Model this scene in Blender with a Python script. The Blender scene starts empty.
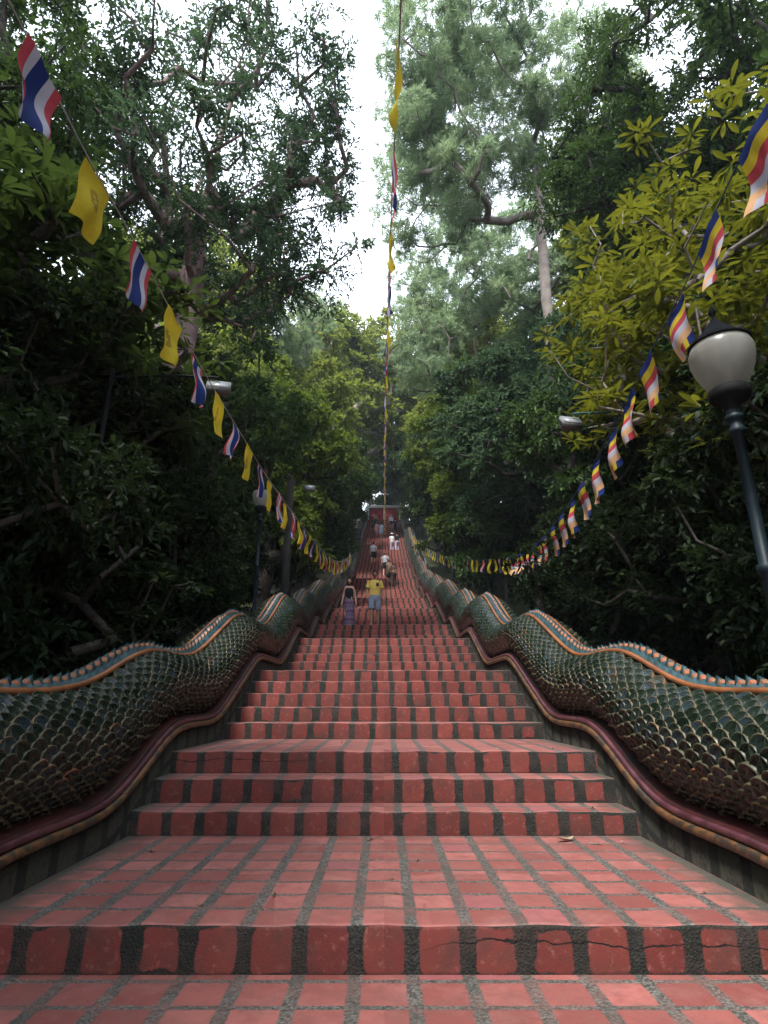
import bpy, bmesh, math, random
import numpy as np
from mathutils import Vector, Matrix
R = math.radians
scene = bpy.context.scene
COL = scene.collection
random.seed(7)

# ------------------------------------------------------------------ camera, sky, sun, exposure
cam_d = bpy.data.cameras.new("camera"); cam = bpy.data.objects.new("camera", cam_d); COL.objects.link(cam)
cam_d.sensor_fit = 'VERTICAL'; cam_d.sensor_height = 24.0; cam_d.lens = 24.0*575/1024
cam_d.clip_start = 0.05; cam_d.clip_end = 2000
cam.location = (0, 0, 0); cam.rotation_euler = (R(90+18.28), 0, 0)
scene.camera = cam

world = bpy.data.worlds.new("World"); scene.world = world; world.use_nodes = True
wt = world.node_tree; wt.nodes.clear()
SUN_EL, SUN_AZ = 60, 205          # azimuth clockwise from +Y (up the stairs)
sky = wt.nodes.new("ShaderNodeTexSky"); sky.sky_type = 'NISHITA'; sky.sun_disc = False
sky.sun_elevation = R(SUN_EL); sky.sun_rotation = R(SUN_AZ); sky.air_density = 1.0; sky.dust_density = 4.0; sky.ozone_density = 1.0
# overcast: a white cloud layer mixed over the clear sky
cl = wt.nodes.new("ShaderNodeTexNoise"); cl.inputs['Scale'].default_value = 2.2; cl.inputs['Detail'].default_value = 5
cr = wt.nodes.new("ShaderNodeMapRange"); cr.inputs['From Min'].default_value = .3; cr.inputs['From Max'].default_value = .62
cr.inputs['To Min'].default_value = .72; cr.inputs['To Max'].default_value = .98
mx = wt.nodes.new("ShaderNodeMix"); mx.data_type = 'RGBA'
mx.inputs['B'].default_value = (13.2, 14.4, 16.4, 1)
bg = wt.nodes.new("ShaderNodeBackground"); bg.inputs['Strength'].default_value = 0.13
wo = wt.nodes.new("ShaderNodeOutputWorld")
wt.links.new(cl.outputs['Fac'], cr.inputs['Value']); wt.links.new(cr.outputs[0], mx.inputs['Factor'])
wt.links.new(sky.outputs[0], mx.inputs['A']); wt.links.new(mx.outputs['Result'], bg.inputs[0]); wt.links.new(bg.outputs[0], wo.inputs[0])

sun_d = bpy.data.lights.new("sun", 'SUN'); sun_d.energy = 5.0; sun_d.angle = R(10); sun_d.color = (1, .97, .92)
sun = bpy.data.objects.new("sun", sun_d); COL.objects.link(sun)
sd = Vector((math.sin(R(SUN_AZ))*math.cos(R(SUN_EL)), math.cos(R(SUN_AZ))*math.cos(R(SUN_EL)), math.sin(R(SUN_EL))))
sun.rotation_euler = sd.to_track_quat('Z', 'Y').to_euler(); sun.location = (0, 0, 60)

scene.view_settings.view_transform = 'Standard'; scene.view_settings.look = 'None'
scene.view_settings.exposure = 0.62; scene.view_settings.gamma = 1.0; scene.view_settings.use_curve_mapping = False
cy = scene.cycles
cy.max_bounces = 7; cy.diffuse_bounces = 4; cy.glossy_bounces = 3; cy.transmission_bounces = 4; cy.volume_bounces = 0
cy.use_denoising = True; cy.use_adaptive_sampling = True; cy.adaptive_threshold = 0.02; cy.sample_clamp_indirect = 6

# ------------------------------------------------------------------ helpers
def tag(o, label=None, cat=None, group=None, kind=None):
    if label: o['label'] = label
    if cat: o['category'] = cat
    if group: o['group'] = group
    if kind: o['kind'] = kind
    return o

def empty(name, loc=(0, 0, 0), rz=0):
    o = bpy.data.objects.new(name, None); COL.objects.link(o); o.location = loc; o.rotation_euler = (0, 0, rz)
    o.empty_display_size = .2
    return o

def link(name, me, parent=None, loc=None):
    o = bpy.data.objects.new(name, me); COL.objects.link(o)
    if parent: o.parent = parent
    if loc is not None: o.location = loc
    return o

class MB:
    """collects vertices and faces (numpy chunks) for one mesh"""
    def __init__(s): s.v = []; s.f = []; s.n = 0
    def add(s, v, f, mi=0):
        v = np.asarray(v, dtype=np.float32).reshape(-1, 3); f = np.asarray(f, dtype=np.int32)
        s.v.append(v); s.f.append((f + s.n, np.full(len(f), 0, np.int32)+mi)); s.n += len(v)
        return s
    def box(s, c, d, mi=0, rot=None):
        x, y, z = [q/2 for q in d]
        v = np.array([(-x,-y,-z),(x,-y,-z),(x,y,-z),(-x,y,-z),(-x,-y,z),(x,-y,z),(x,y,z),(-x,y,z)])
        if rot is not None: v = v @ np.array(rot.to_3x3()).T
        return s.add(v+np.array(c), [(0,3,2,1),(4,5,6,7),(0,1,5,4),(1,2,6,5),(2,3,7,6),(3,0,4,7)], mi)
    def tube(s, pts, rad, n=8, mi=0, cap=True):
        pts = np.asarray(pts, float); m = len(pts); rad = np.broadcast_to(rad, (m,))
        t = np.gradient(pts, axis=0); t /= np.linalg.norm(t, axis=1)[:, None]+1e-9
        up = np.array((0, 0, 1.)) if abs(t[0][2]) < .9 else np.array((1., 0, 0))
        a = np.cross(t, up); a /= np.linalg.norm(a, axis=1)[:, None]+1e-9; b = np.cross(t, a)
        th = np.linspace(0, 2*np.pi, n, endpoint=False)
        v = pts[:, None]+rad[:, None, None]*(a[:, None]*np.cos(th)[None, :, None]+b[:, None]*np.sin(th)[None, :, None])
        i = np.arange(m-1)[:, None]*n; j = np.arange(n)[None]; k = (j+1) % n
        f = np.stack([i+j, i+k, i+n+k, i+n+j], -1).reshape(-1, 4)
        s.add(v.reshape(-1, 3), f, mi)
        if cap:
            s.add(v[0], [[q for q in range(n-1, -1, -1)]] if n == 4 else [(0, q, q+1, q+1) for q in range(1, n-1)], mi)
            s.add(v[-1], [[q for q in range(n)]] if n == 4 else [(0, q, q+1, q+1) for q in range(1, n-1)], mi)
        return s
    def lathe(s, prof, n=20, mi=0, c=(0, 0, 0)):
        prof = np.asarray(prof, float); m = len(prof); th = np.linspace(0, 2*np.pi, n, endpoint=False)
        v = np.stack([prof[:, 0][:, None]*np.cos(th), prof[:, 0][:, None]*np.sin(th), np.repeat(prof[:, 1][:, None], n, 1)], -1)+np.array(c)
        i = np.arange(m-1)[:, None]*n; j = np.arange(n)[None]; k = (j+1) % n
        return s.add(v.reshape(-1, 3), np.stack([i+j, i+k, i+n+k, i+n+j], -1).reshape(-1, 4), mi)
    def grid(s, g, mi=0, flip=False):
        g = np.asarray(g); a, b = g.shape[:2]
        i = np.arange(a-1)[:, None]*b; j = np.arange(b-1)[None]
        f = np.stack([i+j, i+j+1, i+b+j+1, i+b+j], -1).reshape(-1, 4)
        return s.add(g.reshape(-1, 3), f[:, ::-1] if flip else f, mi)
    def build(s, name, mats, parent=None, smooth=False, uv=None, loc=None):
        v = np.concatenate(s.v) if s.v else np.zeros((0, 3), np.float32)
        fl = []; ls = []; mi = []
        tot = 0
        for f, m in s.f:
            if f.ndim == 2 and f.shape[1] == 4:
                tri = f[:, 2] == f[:, 3]
                if tri.any():
                    q = f[~tri]; t = f[tri][:, :3]
                    for arr, mm in ((q, m[~tri]), (t, m[tri])):
                        if len(arr):
                            fl.append(arr.reshape(-1)); ls.append(np.full(len(arr), arr.shape[1])); mi.append(mm)
                    continue
            fl.append(f.reshape(-1)); ls.append(np.full(len(f), f.shape[1])); mi.append(m)
        fl = np.concatenate(fl).astype(np.int32); ls = np.concatenate(ls).astype(np.int32); mi = np.concatenate(mi).astype(np.int32)
        me = bpy.data.meshes.new(name)
        me.vertices.add(len(v)); me.vertices.foreach_set('co', v.reshape(-1))
        me.loops.add(len(fl)); me.loops.foreach_set('vertex_index', fl)
        me.polygons.add(len(ls)); st = np.concatenate([[0], np.cumsum(ls)[:-1]]).astype(np.int32)
        me.polygons.foreach_set('loop_start', st); me.polygons.foreach_set('loop_total', ls)
        if not isinstance(mats, (list, tuple)): mats = [mats]
        for m in mats: me.materials.append(m)
        me.polygons.foreach_set('material_index', mi)
        if smooth: me.polygons.foreach_set('use_smooth', np.ones(len(ls), bool))
        me.update(calc_edges=True)
        if uv is not None:
            l = me.uv_layers.new(name='UVMap'); l.data.foreach_set('uv', np.asarray(uv, np.float32)[fl].reshape(-1))
        me.validate()
        return link(name, me, parent, loc)

# ---- materials
class NT:
    def __init__(s, name):
        s.m = bpy.data.materials.new(name); s.m.use_nodes = True; s.t = s.m.node_tree; s.t.nodes.clear()
        s.out = s.t.nodes.new('ShaderNodeOutputMaterial')
    def n(s, ty, **k):
        o = s.t.nodes.new(ty)
        for a, b in k.items(): setattr(o, a, b)
        return o
    def l(s, a, b): s.t.links.new(a, b)
    def put(s, sock, v):
        if hasattr(v, 'is_output') or isinstance(v, bpy.types.NodeSocket): s.l(v, sock)
        else: sock.default_value = v
    def math(s, op, a, b=0.0, c=None, clamp=False):
        o = s.n('ShaderNodeMath', operation=op); o.use_clamp = clamp
        s.put(o.inputs[0], a); s.put(o.inputs[1], b)
        if c is not None: s.put(o.inputs[2], c)
        return o.outputs[0]
    def noise(s, vec, scale, detail=3, rough=.55, out='Fac', dist=0):
        o = s.n('ShaderNodeTexNoise'); o.inputs['Scale'].default_value = scale; o.inputs['Detail'].default_value = detail
        o.inputs['Roughness'].default_value = rough; o.inputs['Distortion'].default_value = dist
        if vec is not None: s.l(vec, o.inputs['Vector'])
        return o.outputs[out]
    def rng(s, v, a, b, c=0., d=1., smooth=False):
        o = s.n('ShaderNodeMapRange'); o.interpolation_type = 'SMOOTHSTEP' if smooth else 'LINEAR'
        s.put(o.inputs[0], v)
        for i, q in enumerate((a, b, c, d)): s.put(o.inputs[i+1], q)
        return o.outputs[0]
    def mix(s, f, a, b):
        o = s.n('ShaderNodeMix', data_type='RGBA'); s.put(o.inputs['Factor'], f)
        for k, q in (('A', a), ('B', b)):
            if isinstance(q, tuple): q = tuple(q)+(1,) if len(q) == 3 else q
            s.put(o.inputs[k], q)
        return o.outputs['Result']
    def ramp(s, f, stops):
        o = s.n('ShaderNodeValToRGB'); e = o.color_ramp.elements
        while len(e) < len(stops): e.new(.5)
        for q, (p, c) in zip(e, stops): q.position = p; q.color = tuple(c)+(1,)
        s.l(f, o.inputs[0]); return o.outputs[0]
    def bsdf(s, col, rough=.6, spec=.5, bump=None, bstr=.3, bdist=.01, metallic=0, coat=0, trans=0, **k):
        p = s.n('ShaderNodeBsdfPrincipled')
        if isinstance(col, tuple) and len(col) == 3: col = col+(1,)
        s.put(p.inputs['Base Color'], col); s.put(p.inputs['Roughness'], rough); s.put(p.inputs['Metallic'], metallic)
        s.put(p.inputs['Specular IOR Level'], spec); s.put(p.inputs['Coat Weight'], coat); p.inputs['Coat Roughness'].default_value = .12
        for a, b in k.items(): s.put(p.inputs[a], b)
        if bump is not None:
            b = s.n('ShaderNodeBump'); b.inputs['Strength'].default_value = bstr; b.inputs['Distance'].default_value = bdist
            s.l(bump, b.inputs['Height']); s.l(b.outputs[0], p.inputs['Normal'])
        if trans:
            tr = s.n('ShaderNodeBsdfTranslucent'); s.put(tr.inputs[0], trans[1]); mixs = s.n('ShaderNodeMixShader'); mixs.inputs[0].default_value = trans[0]
            s.l(p.outputs[0], mixs.inputs[1]); s.l(tr.outputs[0], mixs.inputs[2]); s.l(mixs.outputs[0], s.out.inputs[0])
        else: s.l(p.outputs[0], s.out.inputs[0])
        return s.m
    def obj(s): return s.n('ShaderNodeTexCoord').outputs['Object']
    def geo(s): return s.n('ShaderNodeNewGeometry').outputs['Position']

def mottled(name, a, b, scale=6, rough=.6, bstr=.2, bscale=40, spec=.4, coat=0, metallic=0, bdist=.01):
    t = NT(name); p = t.obj()
    f = t.rng(t.noise(p, scale, 5), .35, .65)
    return t.bsdf(t.mix(f, a, b), rough, spec, bump=t.noise(p, bscale, 4), bstr=bstr, bdist=bdist, coat=coat, metallic=metallic)

def leaf_mat(name, cols, scale=1.2, trans=.35, tcol=None, rough=.55, spec=.18):
    t = NT(name); p = t.obj()
    rnd = t.n('ShaderNodeNewGeometry').outputs['Random Per Island']
    f = t.math('ADD', t.math('MULTIPLY', t.noise(p, scale, 3), .75), t.math('MULTIPLY', rnd, .42))
    f = t.rng(f, .3, .92)
    k = len(cols); c = t.ramp(f, [(i/(k-1), q) for i, q in enumerate(cols)])
    tc = t.mix(.5, c, tuple(tcol or cols[-1]))
    return t.bsdf(c, rough, spec, trans=(trans, tc) if trans else 0)

# ------------------------------------------------------------------ the profile of the stairs
# each tuple: (y of the step's front edge, z of its tread)
STEPS = [(3.165, -.992), (5.05, -.82), (5.45, -.63), (5.84, -.44), (7.70, -.25), (8.16, -.065), (8.58, .115), (9.0, .295), (9.40, .475),
         (11.85, .60), (12.25, .79), (12.75, .99), (13.2, 1.2), (13.65, 1.41), (16.1, 1.58), (16.5, 1.79), (17.0, 2.0), (17.4, 2.2)]
FLOOR_Z = -1.187
_periods = [(22.2, 1.23, 2.0), (27.0, 1.23, 2.0), (31.7, 1.25, 1.9), (36.0, 1.55, 1.6), (40.2, 1.62, 1.4), (44.3, 1.7, 1.2), (48.5, 1.8, 1.2),
            (54.5, 2.75, 1.3), (60.4, 2.75, 1.3), (66.8, 3.0, 1.4)]
for ye, dz, land in _periods:
    y0, z0 = STEPS[-1]; n = max(3, round(dz/.232)); run = (ye-y0-land)/(n-1)
    for i in range(n): STEPS.append((y0+land+run*i, z0+dz*(i+1)/n))
TOP_Y, TOP_Z = STEPS[-1]
print("steps", len(STEPS), TOP_Y, TOP_Z)
# nosing line: flat along landings, sloping on flights
_pts = [(-60, FLOOR_Z), (2.6, FLOOR_Z)]
for i, (y, z) in enumerate(STEPS):
    _pts.append((y, z))
    nxt = STEPS[i+1][0] if i+1 < len(STEPS) else 400
    if nxt-y > .9: _pts.append((nxt-.35 if nxt < 300 else 400, z))
_gy = np.arange(-60, 400, .05)
_gz = np.interp(_gy, [p[0] for p in _pts], [p[1] for p in _pts])
def smoothed(sig):
    k = np.arange(-int(4*sig/.05), int(4*sig/.05)+1)*.05; w = np.exp(-k*k/2/sig/sig); w /= w.sum()
    pad = len(k)//2
    return np.convolve(np.pad(_gz, pad, mode='edge'), w, mode='valid')
_s2, _s4, _s9 = smoothed(.28), smoothed(.42), smoothed(1.5)
def trim_z(y): return np.interp(y, _gy, _s2)+.21
def ridge_z(y):
    b = np.interp(y, _gy, _s4); w = np.interp(y, _gy, _s9)
    amp = np.interp(y, [0, 6, 14, 40], [.0, .05, .38, .45])
    return b+(b-w)*amp+np.interp(y, [0, 4.5, 6.5, 10, 12.2, 14.5, 20], [1.15, 1.12, 1.02, .97, 1.05, 1.10, 1.13])
def stair_z(y):
    z = FLOOR_Z
    for a, b in STEPS:
        if y >= a: z = b
        else: break
    return z
def ground_z(x, y):
    b = np.interp(y, _gy, _s9)
    ax = np.abs(x)
    side = np.clip((ax-3)/12, 0, 1)
    return b - .45*(ax < 2.9) - .12 + .6*np.sin(x*.35+y*.2)*side + side*.8

# ------------------------------------------------------------------ materials
def brick_nodes(t, u, v, px, py, hx, hy, rr, jit, off=0.13):
    """rounded bricks on a (u,v) grid in metres; returns mask 0 joint .. 1 brick, id vector"""
    us = t.math('ADD', u, -off); row = t.math('FLOOR', t.math('DIVIDE', v, py))
    ub = t.math('DIVIDE', us, px); cu = t.math('FLOOR', ub)
    fu = t.math('MULTIPLY', t.math('SUBTRACT', t.math('SUBTRACT', ub, cu), .5), px)
    fv = t.math('MULTIPLY', t.math('SUBTRACT', t.math('SUBTRACT', t.math('DIVIDE', v, py), row), .5), py)
    qx = t.math('SUBTRACT', t.math('ABSOLUTE', fu), hx-rr); qy = t.math('SUBTRACT', t.math('ABSOLUTE', fv), hy-rr)
    mxx = t.math('MAXIMUM', qx, 0.); mxy = t.math('MAXIMUM', qy, 0.)
    ln = t.math('SQRT', t.math('ADD', t.math('MULTIPLY', mxx, mxx), t.math('MULTIPLY', mxy, mxy)))
    d = t.math('SUBTRACT', t.math('ADD', ln, t.math('MINIMUM', t.math('MAXIMUM', qx, qy), 0.)), rr)
    d = t.math('ADD', d, jit)
    cb = t.n('ShaderNodeCombineXYZ'); t.l(cu, cb.inputs[0]); t.l(row, cb.inputs[1])
    return d, cb.outputs[0]

def brick_material(name, riser, crack=False):
    t = NT(name)
    uvn = t.n('ShaderNodeUVMap'); sep = t.n('ShaderNodeSeparateXYZ'); t.l(uvn.outputs[0], sep.inputs[0])
    pos = t.obj(); ps = t.n('ShaderNodeSeparateXYZ'); t.l(pos, ps.inputs[0])
    n1 = t.noise(pos, 9, 4); n2 = t.noise(pos, 45, 3)
    big = t.noise(pos, 1.3, 3)
    jit = t.math('ADD', t.math('MULTIPLY', t.math('SUBTRACT', n1, .5), .022 if riser else .014), t.math('MULTIPLY', t.math('SUBTRACT', n2, .5), .012))
    if riser:   # moss eats into the bricks in places
        jit = t.math('ADD', jit, t.rng(t.noise(pos, 2.3, 4), .55, .78, 0, .038))
        jit = t.math('ADD', jit, t.rng(ps.outputs[0], 1.1, 2.0, 0, .022))
        d, idv = brick_nodes(t, sep.outputs[0], sep.outputs[1], .26, .19, .094, .0915, .03, jit)
    else:
        d, idv = brick_nodes(t, sep.outputs[0], sep.outputs[1], .26, .232, .1, .1, .008, jit)
    m = t.rng(d, .004, -.006, 0, 1, True)
    wn = t.n('ShaderNodeTexWhiteNoise', noise_dimensions='3D')
    ad = t.n('ShaderNodeVectorMath', operation='ADD'); t.l(idv, ad.inputs[0])
    sn = t.n('ShaderNodeVectorMath', operation='SNAP'); t.l(pos, sn.inputs[0]); sn.inputs[1].default_value = (900, .9, .19)
    t.l(sn.outputs[0], ad.inputs[1]); t.l(ad.outputs[0], wn.inputs[0])
    r = wn.outputs['Value']
    if riser:
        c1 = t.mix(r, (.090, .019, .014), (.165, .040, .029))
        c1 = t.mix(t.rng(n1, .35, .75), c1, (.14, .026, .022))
        c1 = t.mix(t.rng(ps.outputs[1], 6, 30, 0, .6), c1, (.26, .072, .060))   # paler bricks higher up: brighter skylight painted into the riser colour
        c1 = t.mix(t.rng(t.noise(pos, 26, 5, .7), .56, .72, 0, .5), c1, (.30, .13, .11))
    else:
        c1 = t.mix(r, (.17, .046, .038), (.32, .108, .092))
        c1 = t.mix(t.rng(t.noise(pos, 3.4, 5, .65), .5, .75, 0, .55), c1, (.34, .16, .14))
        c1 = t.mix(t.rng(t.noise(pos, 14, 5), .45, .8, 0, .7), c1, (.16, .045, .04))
        odd = t.rng(r, .95, .96, 0, .6); c1 = t.mix(odd, c1, (.2, .06, .07))
    # aggregate joint
    vo = t.n('ShaderNodeTexVoronoi'); vo.inputs['Scale'].default_value = 95; t.l(pos, vo.inputs['Vector'])
    vs = t.n('ShaderNodeSeparateXYZ'); t.l(vo.outputs['Color'], vs.inputs[0])
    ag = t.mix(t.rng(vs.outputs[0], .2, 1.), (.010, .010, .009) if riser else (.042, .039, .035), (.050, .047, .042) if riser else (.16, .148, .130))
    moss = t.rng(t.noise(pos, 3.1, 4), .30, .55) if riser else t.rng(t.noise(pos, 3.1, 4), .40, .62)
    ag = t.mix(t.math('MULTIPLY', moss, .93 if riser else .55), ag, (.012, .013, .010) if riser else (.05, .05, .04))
    col = t.mix(m, ag, c1)
    # dirt on brick
    dirt = t.rng(t.noise(pos, 5.5, 6, .7), .45, .75, 0, .8)
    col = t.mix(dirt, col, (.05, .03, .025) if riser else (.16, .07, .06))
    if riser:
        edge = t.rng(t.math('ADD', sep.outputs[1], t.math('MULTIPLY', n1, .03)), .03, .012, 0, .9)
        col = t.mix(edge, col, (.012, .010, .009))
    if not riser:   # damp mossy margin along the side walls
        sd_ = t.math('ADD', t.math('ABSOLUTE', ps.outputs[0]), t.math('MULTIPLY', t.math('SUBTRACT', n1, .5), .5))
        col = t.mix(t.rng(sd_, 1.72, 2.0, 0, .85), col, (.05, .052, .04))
    if crack:
        cz = t.math('ADD', .115, t.math('MULTIPLY', t.math('SUBTRACT', t.noise(pos, 3.5, 4), .5), .12))
        cd = t.math('ABSOLUTE', t.math('SUBTRACT', sep.outputs[1], cz))
        xs = t.rng(ps.outputs[0], .1, .5) if crack == 'right' else t.rng(ps.outputs[0], -.6, -.9)
        w = t.math('MULTIPLY', t.rng(n1, .3, .8, .0005, .0045), 1.0)
        cm = t.math('MULTIPLY', t.rng(t.math('SUBTRACT', cd, w), .003, 0, 0, 1), xs)
        col = t.mix(cm, col, (.008, .007, .006))
        m = t.math('SUBTRACT', m, cm)
    h = t.math('ADD', t.math('MULTIPLY', m, .6), t.math('MULTIPLY', t.noise(pos, 120, 3), .5))
    h = t.math('ADD', h, t.math('MULTIPLY', vo.outputs['Distance'], t.math('SUBTRACT', 1., m)))
    rg = t.mix(m, (.8, .8, .8), (.52, .52, .52)) if not riser else .75
    return t.bsdf(col, .62 if not riser else .78, .35 if not riser else .25, bump=h, bstr=.55, bdist=.008)

M = {}
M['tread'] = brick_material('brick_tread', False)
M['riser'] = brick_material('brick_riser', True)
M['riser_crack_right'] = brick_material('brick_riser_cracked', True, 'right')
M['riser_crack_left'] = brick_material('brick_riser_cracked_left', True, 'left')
t = NT('forest_soil'); p = t.obj()
M['soil'] = t.bsdf(t.mix(t.rng(t.noise(p, 1.5, 6), .35, .65), (.035, .028, .018), (.03, .045, .015)), .95, .1, bump=t.noise(p, 14, 5), bstr=.8, bdist=.05)

def glaze(name, stops, rough=.22):
    t = NT(name); p = t.obj(); rnd = t.n('ShaderNodeNewGeometry').outputs['Random Per Island']
    f = t.math('ADD', t.math('MULTIPLY', t.noise(p, 2.5, 3), .6), t.math('MULTIPLY', rnd, .5))
    c = t.ramp(t.rng(f, .25, .85), stops)
    return t.bsdf(c, t.rng(t.noise(p, 30, 3), .3, .7, rough*.85, rough*1.7), .3, bump=t.noise(p, 60, 3), bstr=.25, bdist=.004, coat=0 if rough > .3 else .3)
M['scale'] = glaze('glazed_scale', [(0, (.005, .010, .006)), (.4, (.010, .017, .011)), (.7, (.013, .021, .017)), (.88, (.019, .032, .040)), (1, (.028, .028, .016))])
M['scale_rim'] = glaze('scale_rim', [(0, (.022, .026, .014)), (.5, (.050, .048, .026)), (.85, (.090, .070, .034)), (1, (.13, .055, .024))], .35)
M['crest'] = glaze('crest_glaze', [(0, (.006, .022, .020)), (.5, (.012, .040, .050)), (1, (.035, .08, .09))], .42)
M['crest_tip'] = mottled('crest_tip', (.32, .105, .045), (.16, .09, .055), 20, .5)
M['band'] = mottled('orange_band', (.27, .095, .032), (.15, .05, .02), 5, .38, coat=.3)
M['pink'] = mottled('pink_roll', (.10, .034, .042), (.04, .012, .018), 7, .4, coat=.2)
t = NT('gold_roll'); p = t.obj()
f = t.rng(t.noise(p, 11, 4), .42, .56); M['gold'] = t.bsdf(t.mix(f, (.03, .022, .015), t.mix(t.noise(p, 3, 2), (.11, .042, .015), (.11, .06, .022))), .42, .5, bump=f, bstr=.4, bdist=.008)
M['cove'] = mottled('dark_red_cove', (.060, .011, .011), (.020, .007, .007), 4, .55)
t = NT('wall_tiles'); p = t.obj(); uvn = t.n('ShaderNodeUVMap'); sep = t.n('ShaderNodeSeparateXYZ'); t.l(uvn.outputs[0], sep.inputs[0])
nn = t.noise(p, 14, 4)
d, idv = brick_nodes(t, sep.outputs[0], sep.outputs[1], .33, .23, .115, .085, .006, t.math('MULTIPLY', t.math('SUBTRACT', nn, .5), .02), 0)
mk = t.rng(d, .003, -.005, 0, 1, True)
wv = t.n('ShaderNodeTexVoronoi'); wv.inputs['Scale'].default_value = 26; t.l(p, wv.inputs['Vector'])
tc = t.mix(t.rng(wv.outputs['Distance'], .1, .5), (.008, .008, .007), (.036, .030, .023))
tc = t.mix(t.rng(t.noise(p, 2.2, 4), .4, .65, 0, .8), tc, (.03, .034, .022))
M['plinth'] = t.bsdf(t.mix(mk, (.012, .012, .010), tc), .85, .2, bump=t.math('ADD', mk, wv.outputs['Distance']), bstr=.5, bdist=.012)

M['lamp_metal'] = mottled('lamp_metal', (.004, .010, .014), (.008, .017, .023), 12, .5, .1, spec=.2)
M['dark_metal'] = mottled('dark_metal', (.005, .005, .006), (.010, .010, .011), 15, .7, .15, spec=.1)
M['cap_black'] = mottled('cap_black', (.003, .004, .005), (.007, .008, .010), 12, .9, .1, spec=.03)
M['grey_metal'] = mottled('grey_metal', (.07, .07, .07), (.14, .14, .135), 15, .5, .1)
M['teal_metal'] = mottled('teal_metal', (.012, .06, .055), (.02, .08, .075), 8, .5, .1)
t = NT('frosted_globe'); p = t.obj()
mp_ = t.n('ShaderNodeMapping'); mp_.inputs['Scale'].default_value = (1, 1, .35); t.l(p, mp_.inputs[0]); gl = t.mix(t.rng(t.noise(mp_.outputs[0], 5, 6, .65), .42, .80, 0, .7), (.40, .40, .37), (.07, .07, .06))
M['globe'] = t.bsdf(gl, .3, .5, coat=.4, trans=(.6, (.7, .7, .64, 1)))
M['floodglass'] = mottled('flood_glass', (.16, .17, .18), (.24, .25, .25), 5, .15)
M['rope'] = mottled('rope', (.30, .31, .33), (.42, .42, .44), 40, .8)
M['bluerope'] = mottled('blue_rope', (.02, .05, .16), (.03, .07, .2), 40, .7)
def cloth(name, c, tr=.35):
    t = NT(name); p = t.obj(); f = t.rng(t.noise(p, 25, 4), .3, .7)
    cc = t.mix(f, tuple(q*.86 for q in c), c)
    return t.bsdf(cc, .85, .15, trans=(tr, cc))
M['f_red'] = cloth('flag_red', (.46, .055, .075)); M['f_white'] = cloth('flag_white', (.46, .45, .52)); M['f_blue'] = cloth('flag_blue', (.018, .035, .16))
M['f_yellow'] = cloth('flag_yellow', (.58, .44, .03)); M['f_orange'] = cloth('flag_orange', (.66, .38, .20)); M['f_mark'] = cloth('flag_emblem', (.33, .22, .02))
M['bark'] = mottled('bark', (.020, .015, .012), (.055, .044, .035), 5, .9, .9, 18, bdist=.04)
M['bark_pale'] = mottled('bark_pale', (.13, .105, .09), (.23, .19, .165), 3, .85, .6, 14, bdist=.03)
M['bark_pink'] = mottled('bark_pink', (.16, .10, .095), (.26, .18, .17), 3, .85, .6, 14, bdist=.03)
M['wood'] = mottled('weathered_wood', (.012, .010, .009), (.024, .020, .017), 6, .85, .5, 30)
M['leaf_dark'] = leaf_mat('leaf_dark', [(.012, .028, .009), (.026, .055, .014), (.045, .085, .020), (.085, .125, .030)], 1.0, .3, (.08, .14, .03))
M['leaf_mid'] = leaf_mat('leaf_mid', [(.026, .055, .012), (.06, .10, .018), (.11, .15, .024), (.17, .20, .03)], .5, .45, (.18, .24, .03))
M['leaf_blue'] = leaf_mat('leaf_blue', [(.016, .036, .022), (.03, .065, .034), (.055, .10, .042), (.10, .15, .055)], .5, .4, (.09, .15, .06))
M['leaf_yellow'] = leaf_mat('leaf_yellow', [(.018, .034, .007), (.045, .068, .011), (.080, .112, .014), (.22, .215, .02)], 1.6, .30, (.30, .29, .02), .38)
M['leaf_magnolia'] = leaf_mat('leaf_magnolia', [(.010, .022, .008), (.020, .040, .011), (.036, .06, .014), (.07, .085, .018)], .9, .35, (.06, .09, .015), .4)
M['leaf_pine'] = leaf_mat('leaf_pine', [(.08, .14, .08), (.16, .24, .13), (.25, .34, .17), (.38, .45, .23)], .35, .5, (.36, .46, .25), .5)
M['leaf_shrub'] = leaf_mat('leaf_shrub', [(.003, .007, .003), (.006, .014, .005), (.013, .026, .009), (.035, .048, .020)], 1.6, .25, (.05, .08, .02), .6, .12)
M['dry'] = mottled('dry_leaf', (.20, .13, .07), (.32, .24, .15), 20, .8)

# ------------------------------------------------------------------ ground and lower floor
gx = np.concatenate([[-700, -300, -140, -80], np.arange(-50, 50.1, 1.0), [80, 140, 300, 700]])
gx = np.unique(np.concatenate([gx, [-2.95, -2.85, 2.85, 2.95]]))
gyy = np.concatenate([[-700, -250, -80, -40], np.arange(-20, 110.1, 1.0), [140, 200, 320, 700]])
X, Y = np.meshgrid(gx, gyy)
Z = ground_z(X, np.clip(Y, -59, 390)); Z[(np.abs(X) < 2.9) & (Y < 4)] = FLOOR_Z-.25
g = MB(); g.grid(np.stack([X, Y, Z], -1)); tag(g.build('ground', M['soil'], smooth=True), kind='structure')
fl = MB(); W = 2.02
fl.add([(-W, -8, FLOOR_Z), (W, -8, FLOOR_Z), (W, 3.17, FLOOR_Z), (-W, 3.17, FLOOR_Z), (-W, -8, FLOOR_Z-.2), (W, -8, FLOOR_Z-.2), (W, 3.17, FLOOR_Z-.2), (-W, 3.17, FLOOR_Z-.2)],
       [(0, 1, 2, 3), (0, 4, 5, 1)])
tag(fl.build('paved_floor', M['tread'], uv=[(-W, -11.04), (W, -11.04), (W, .07), (-W, .07)]*2), kind='structure')

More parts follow.
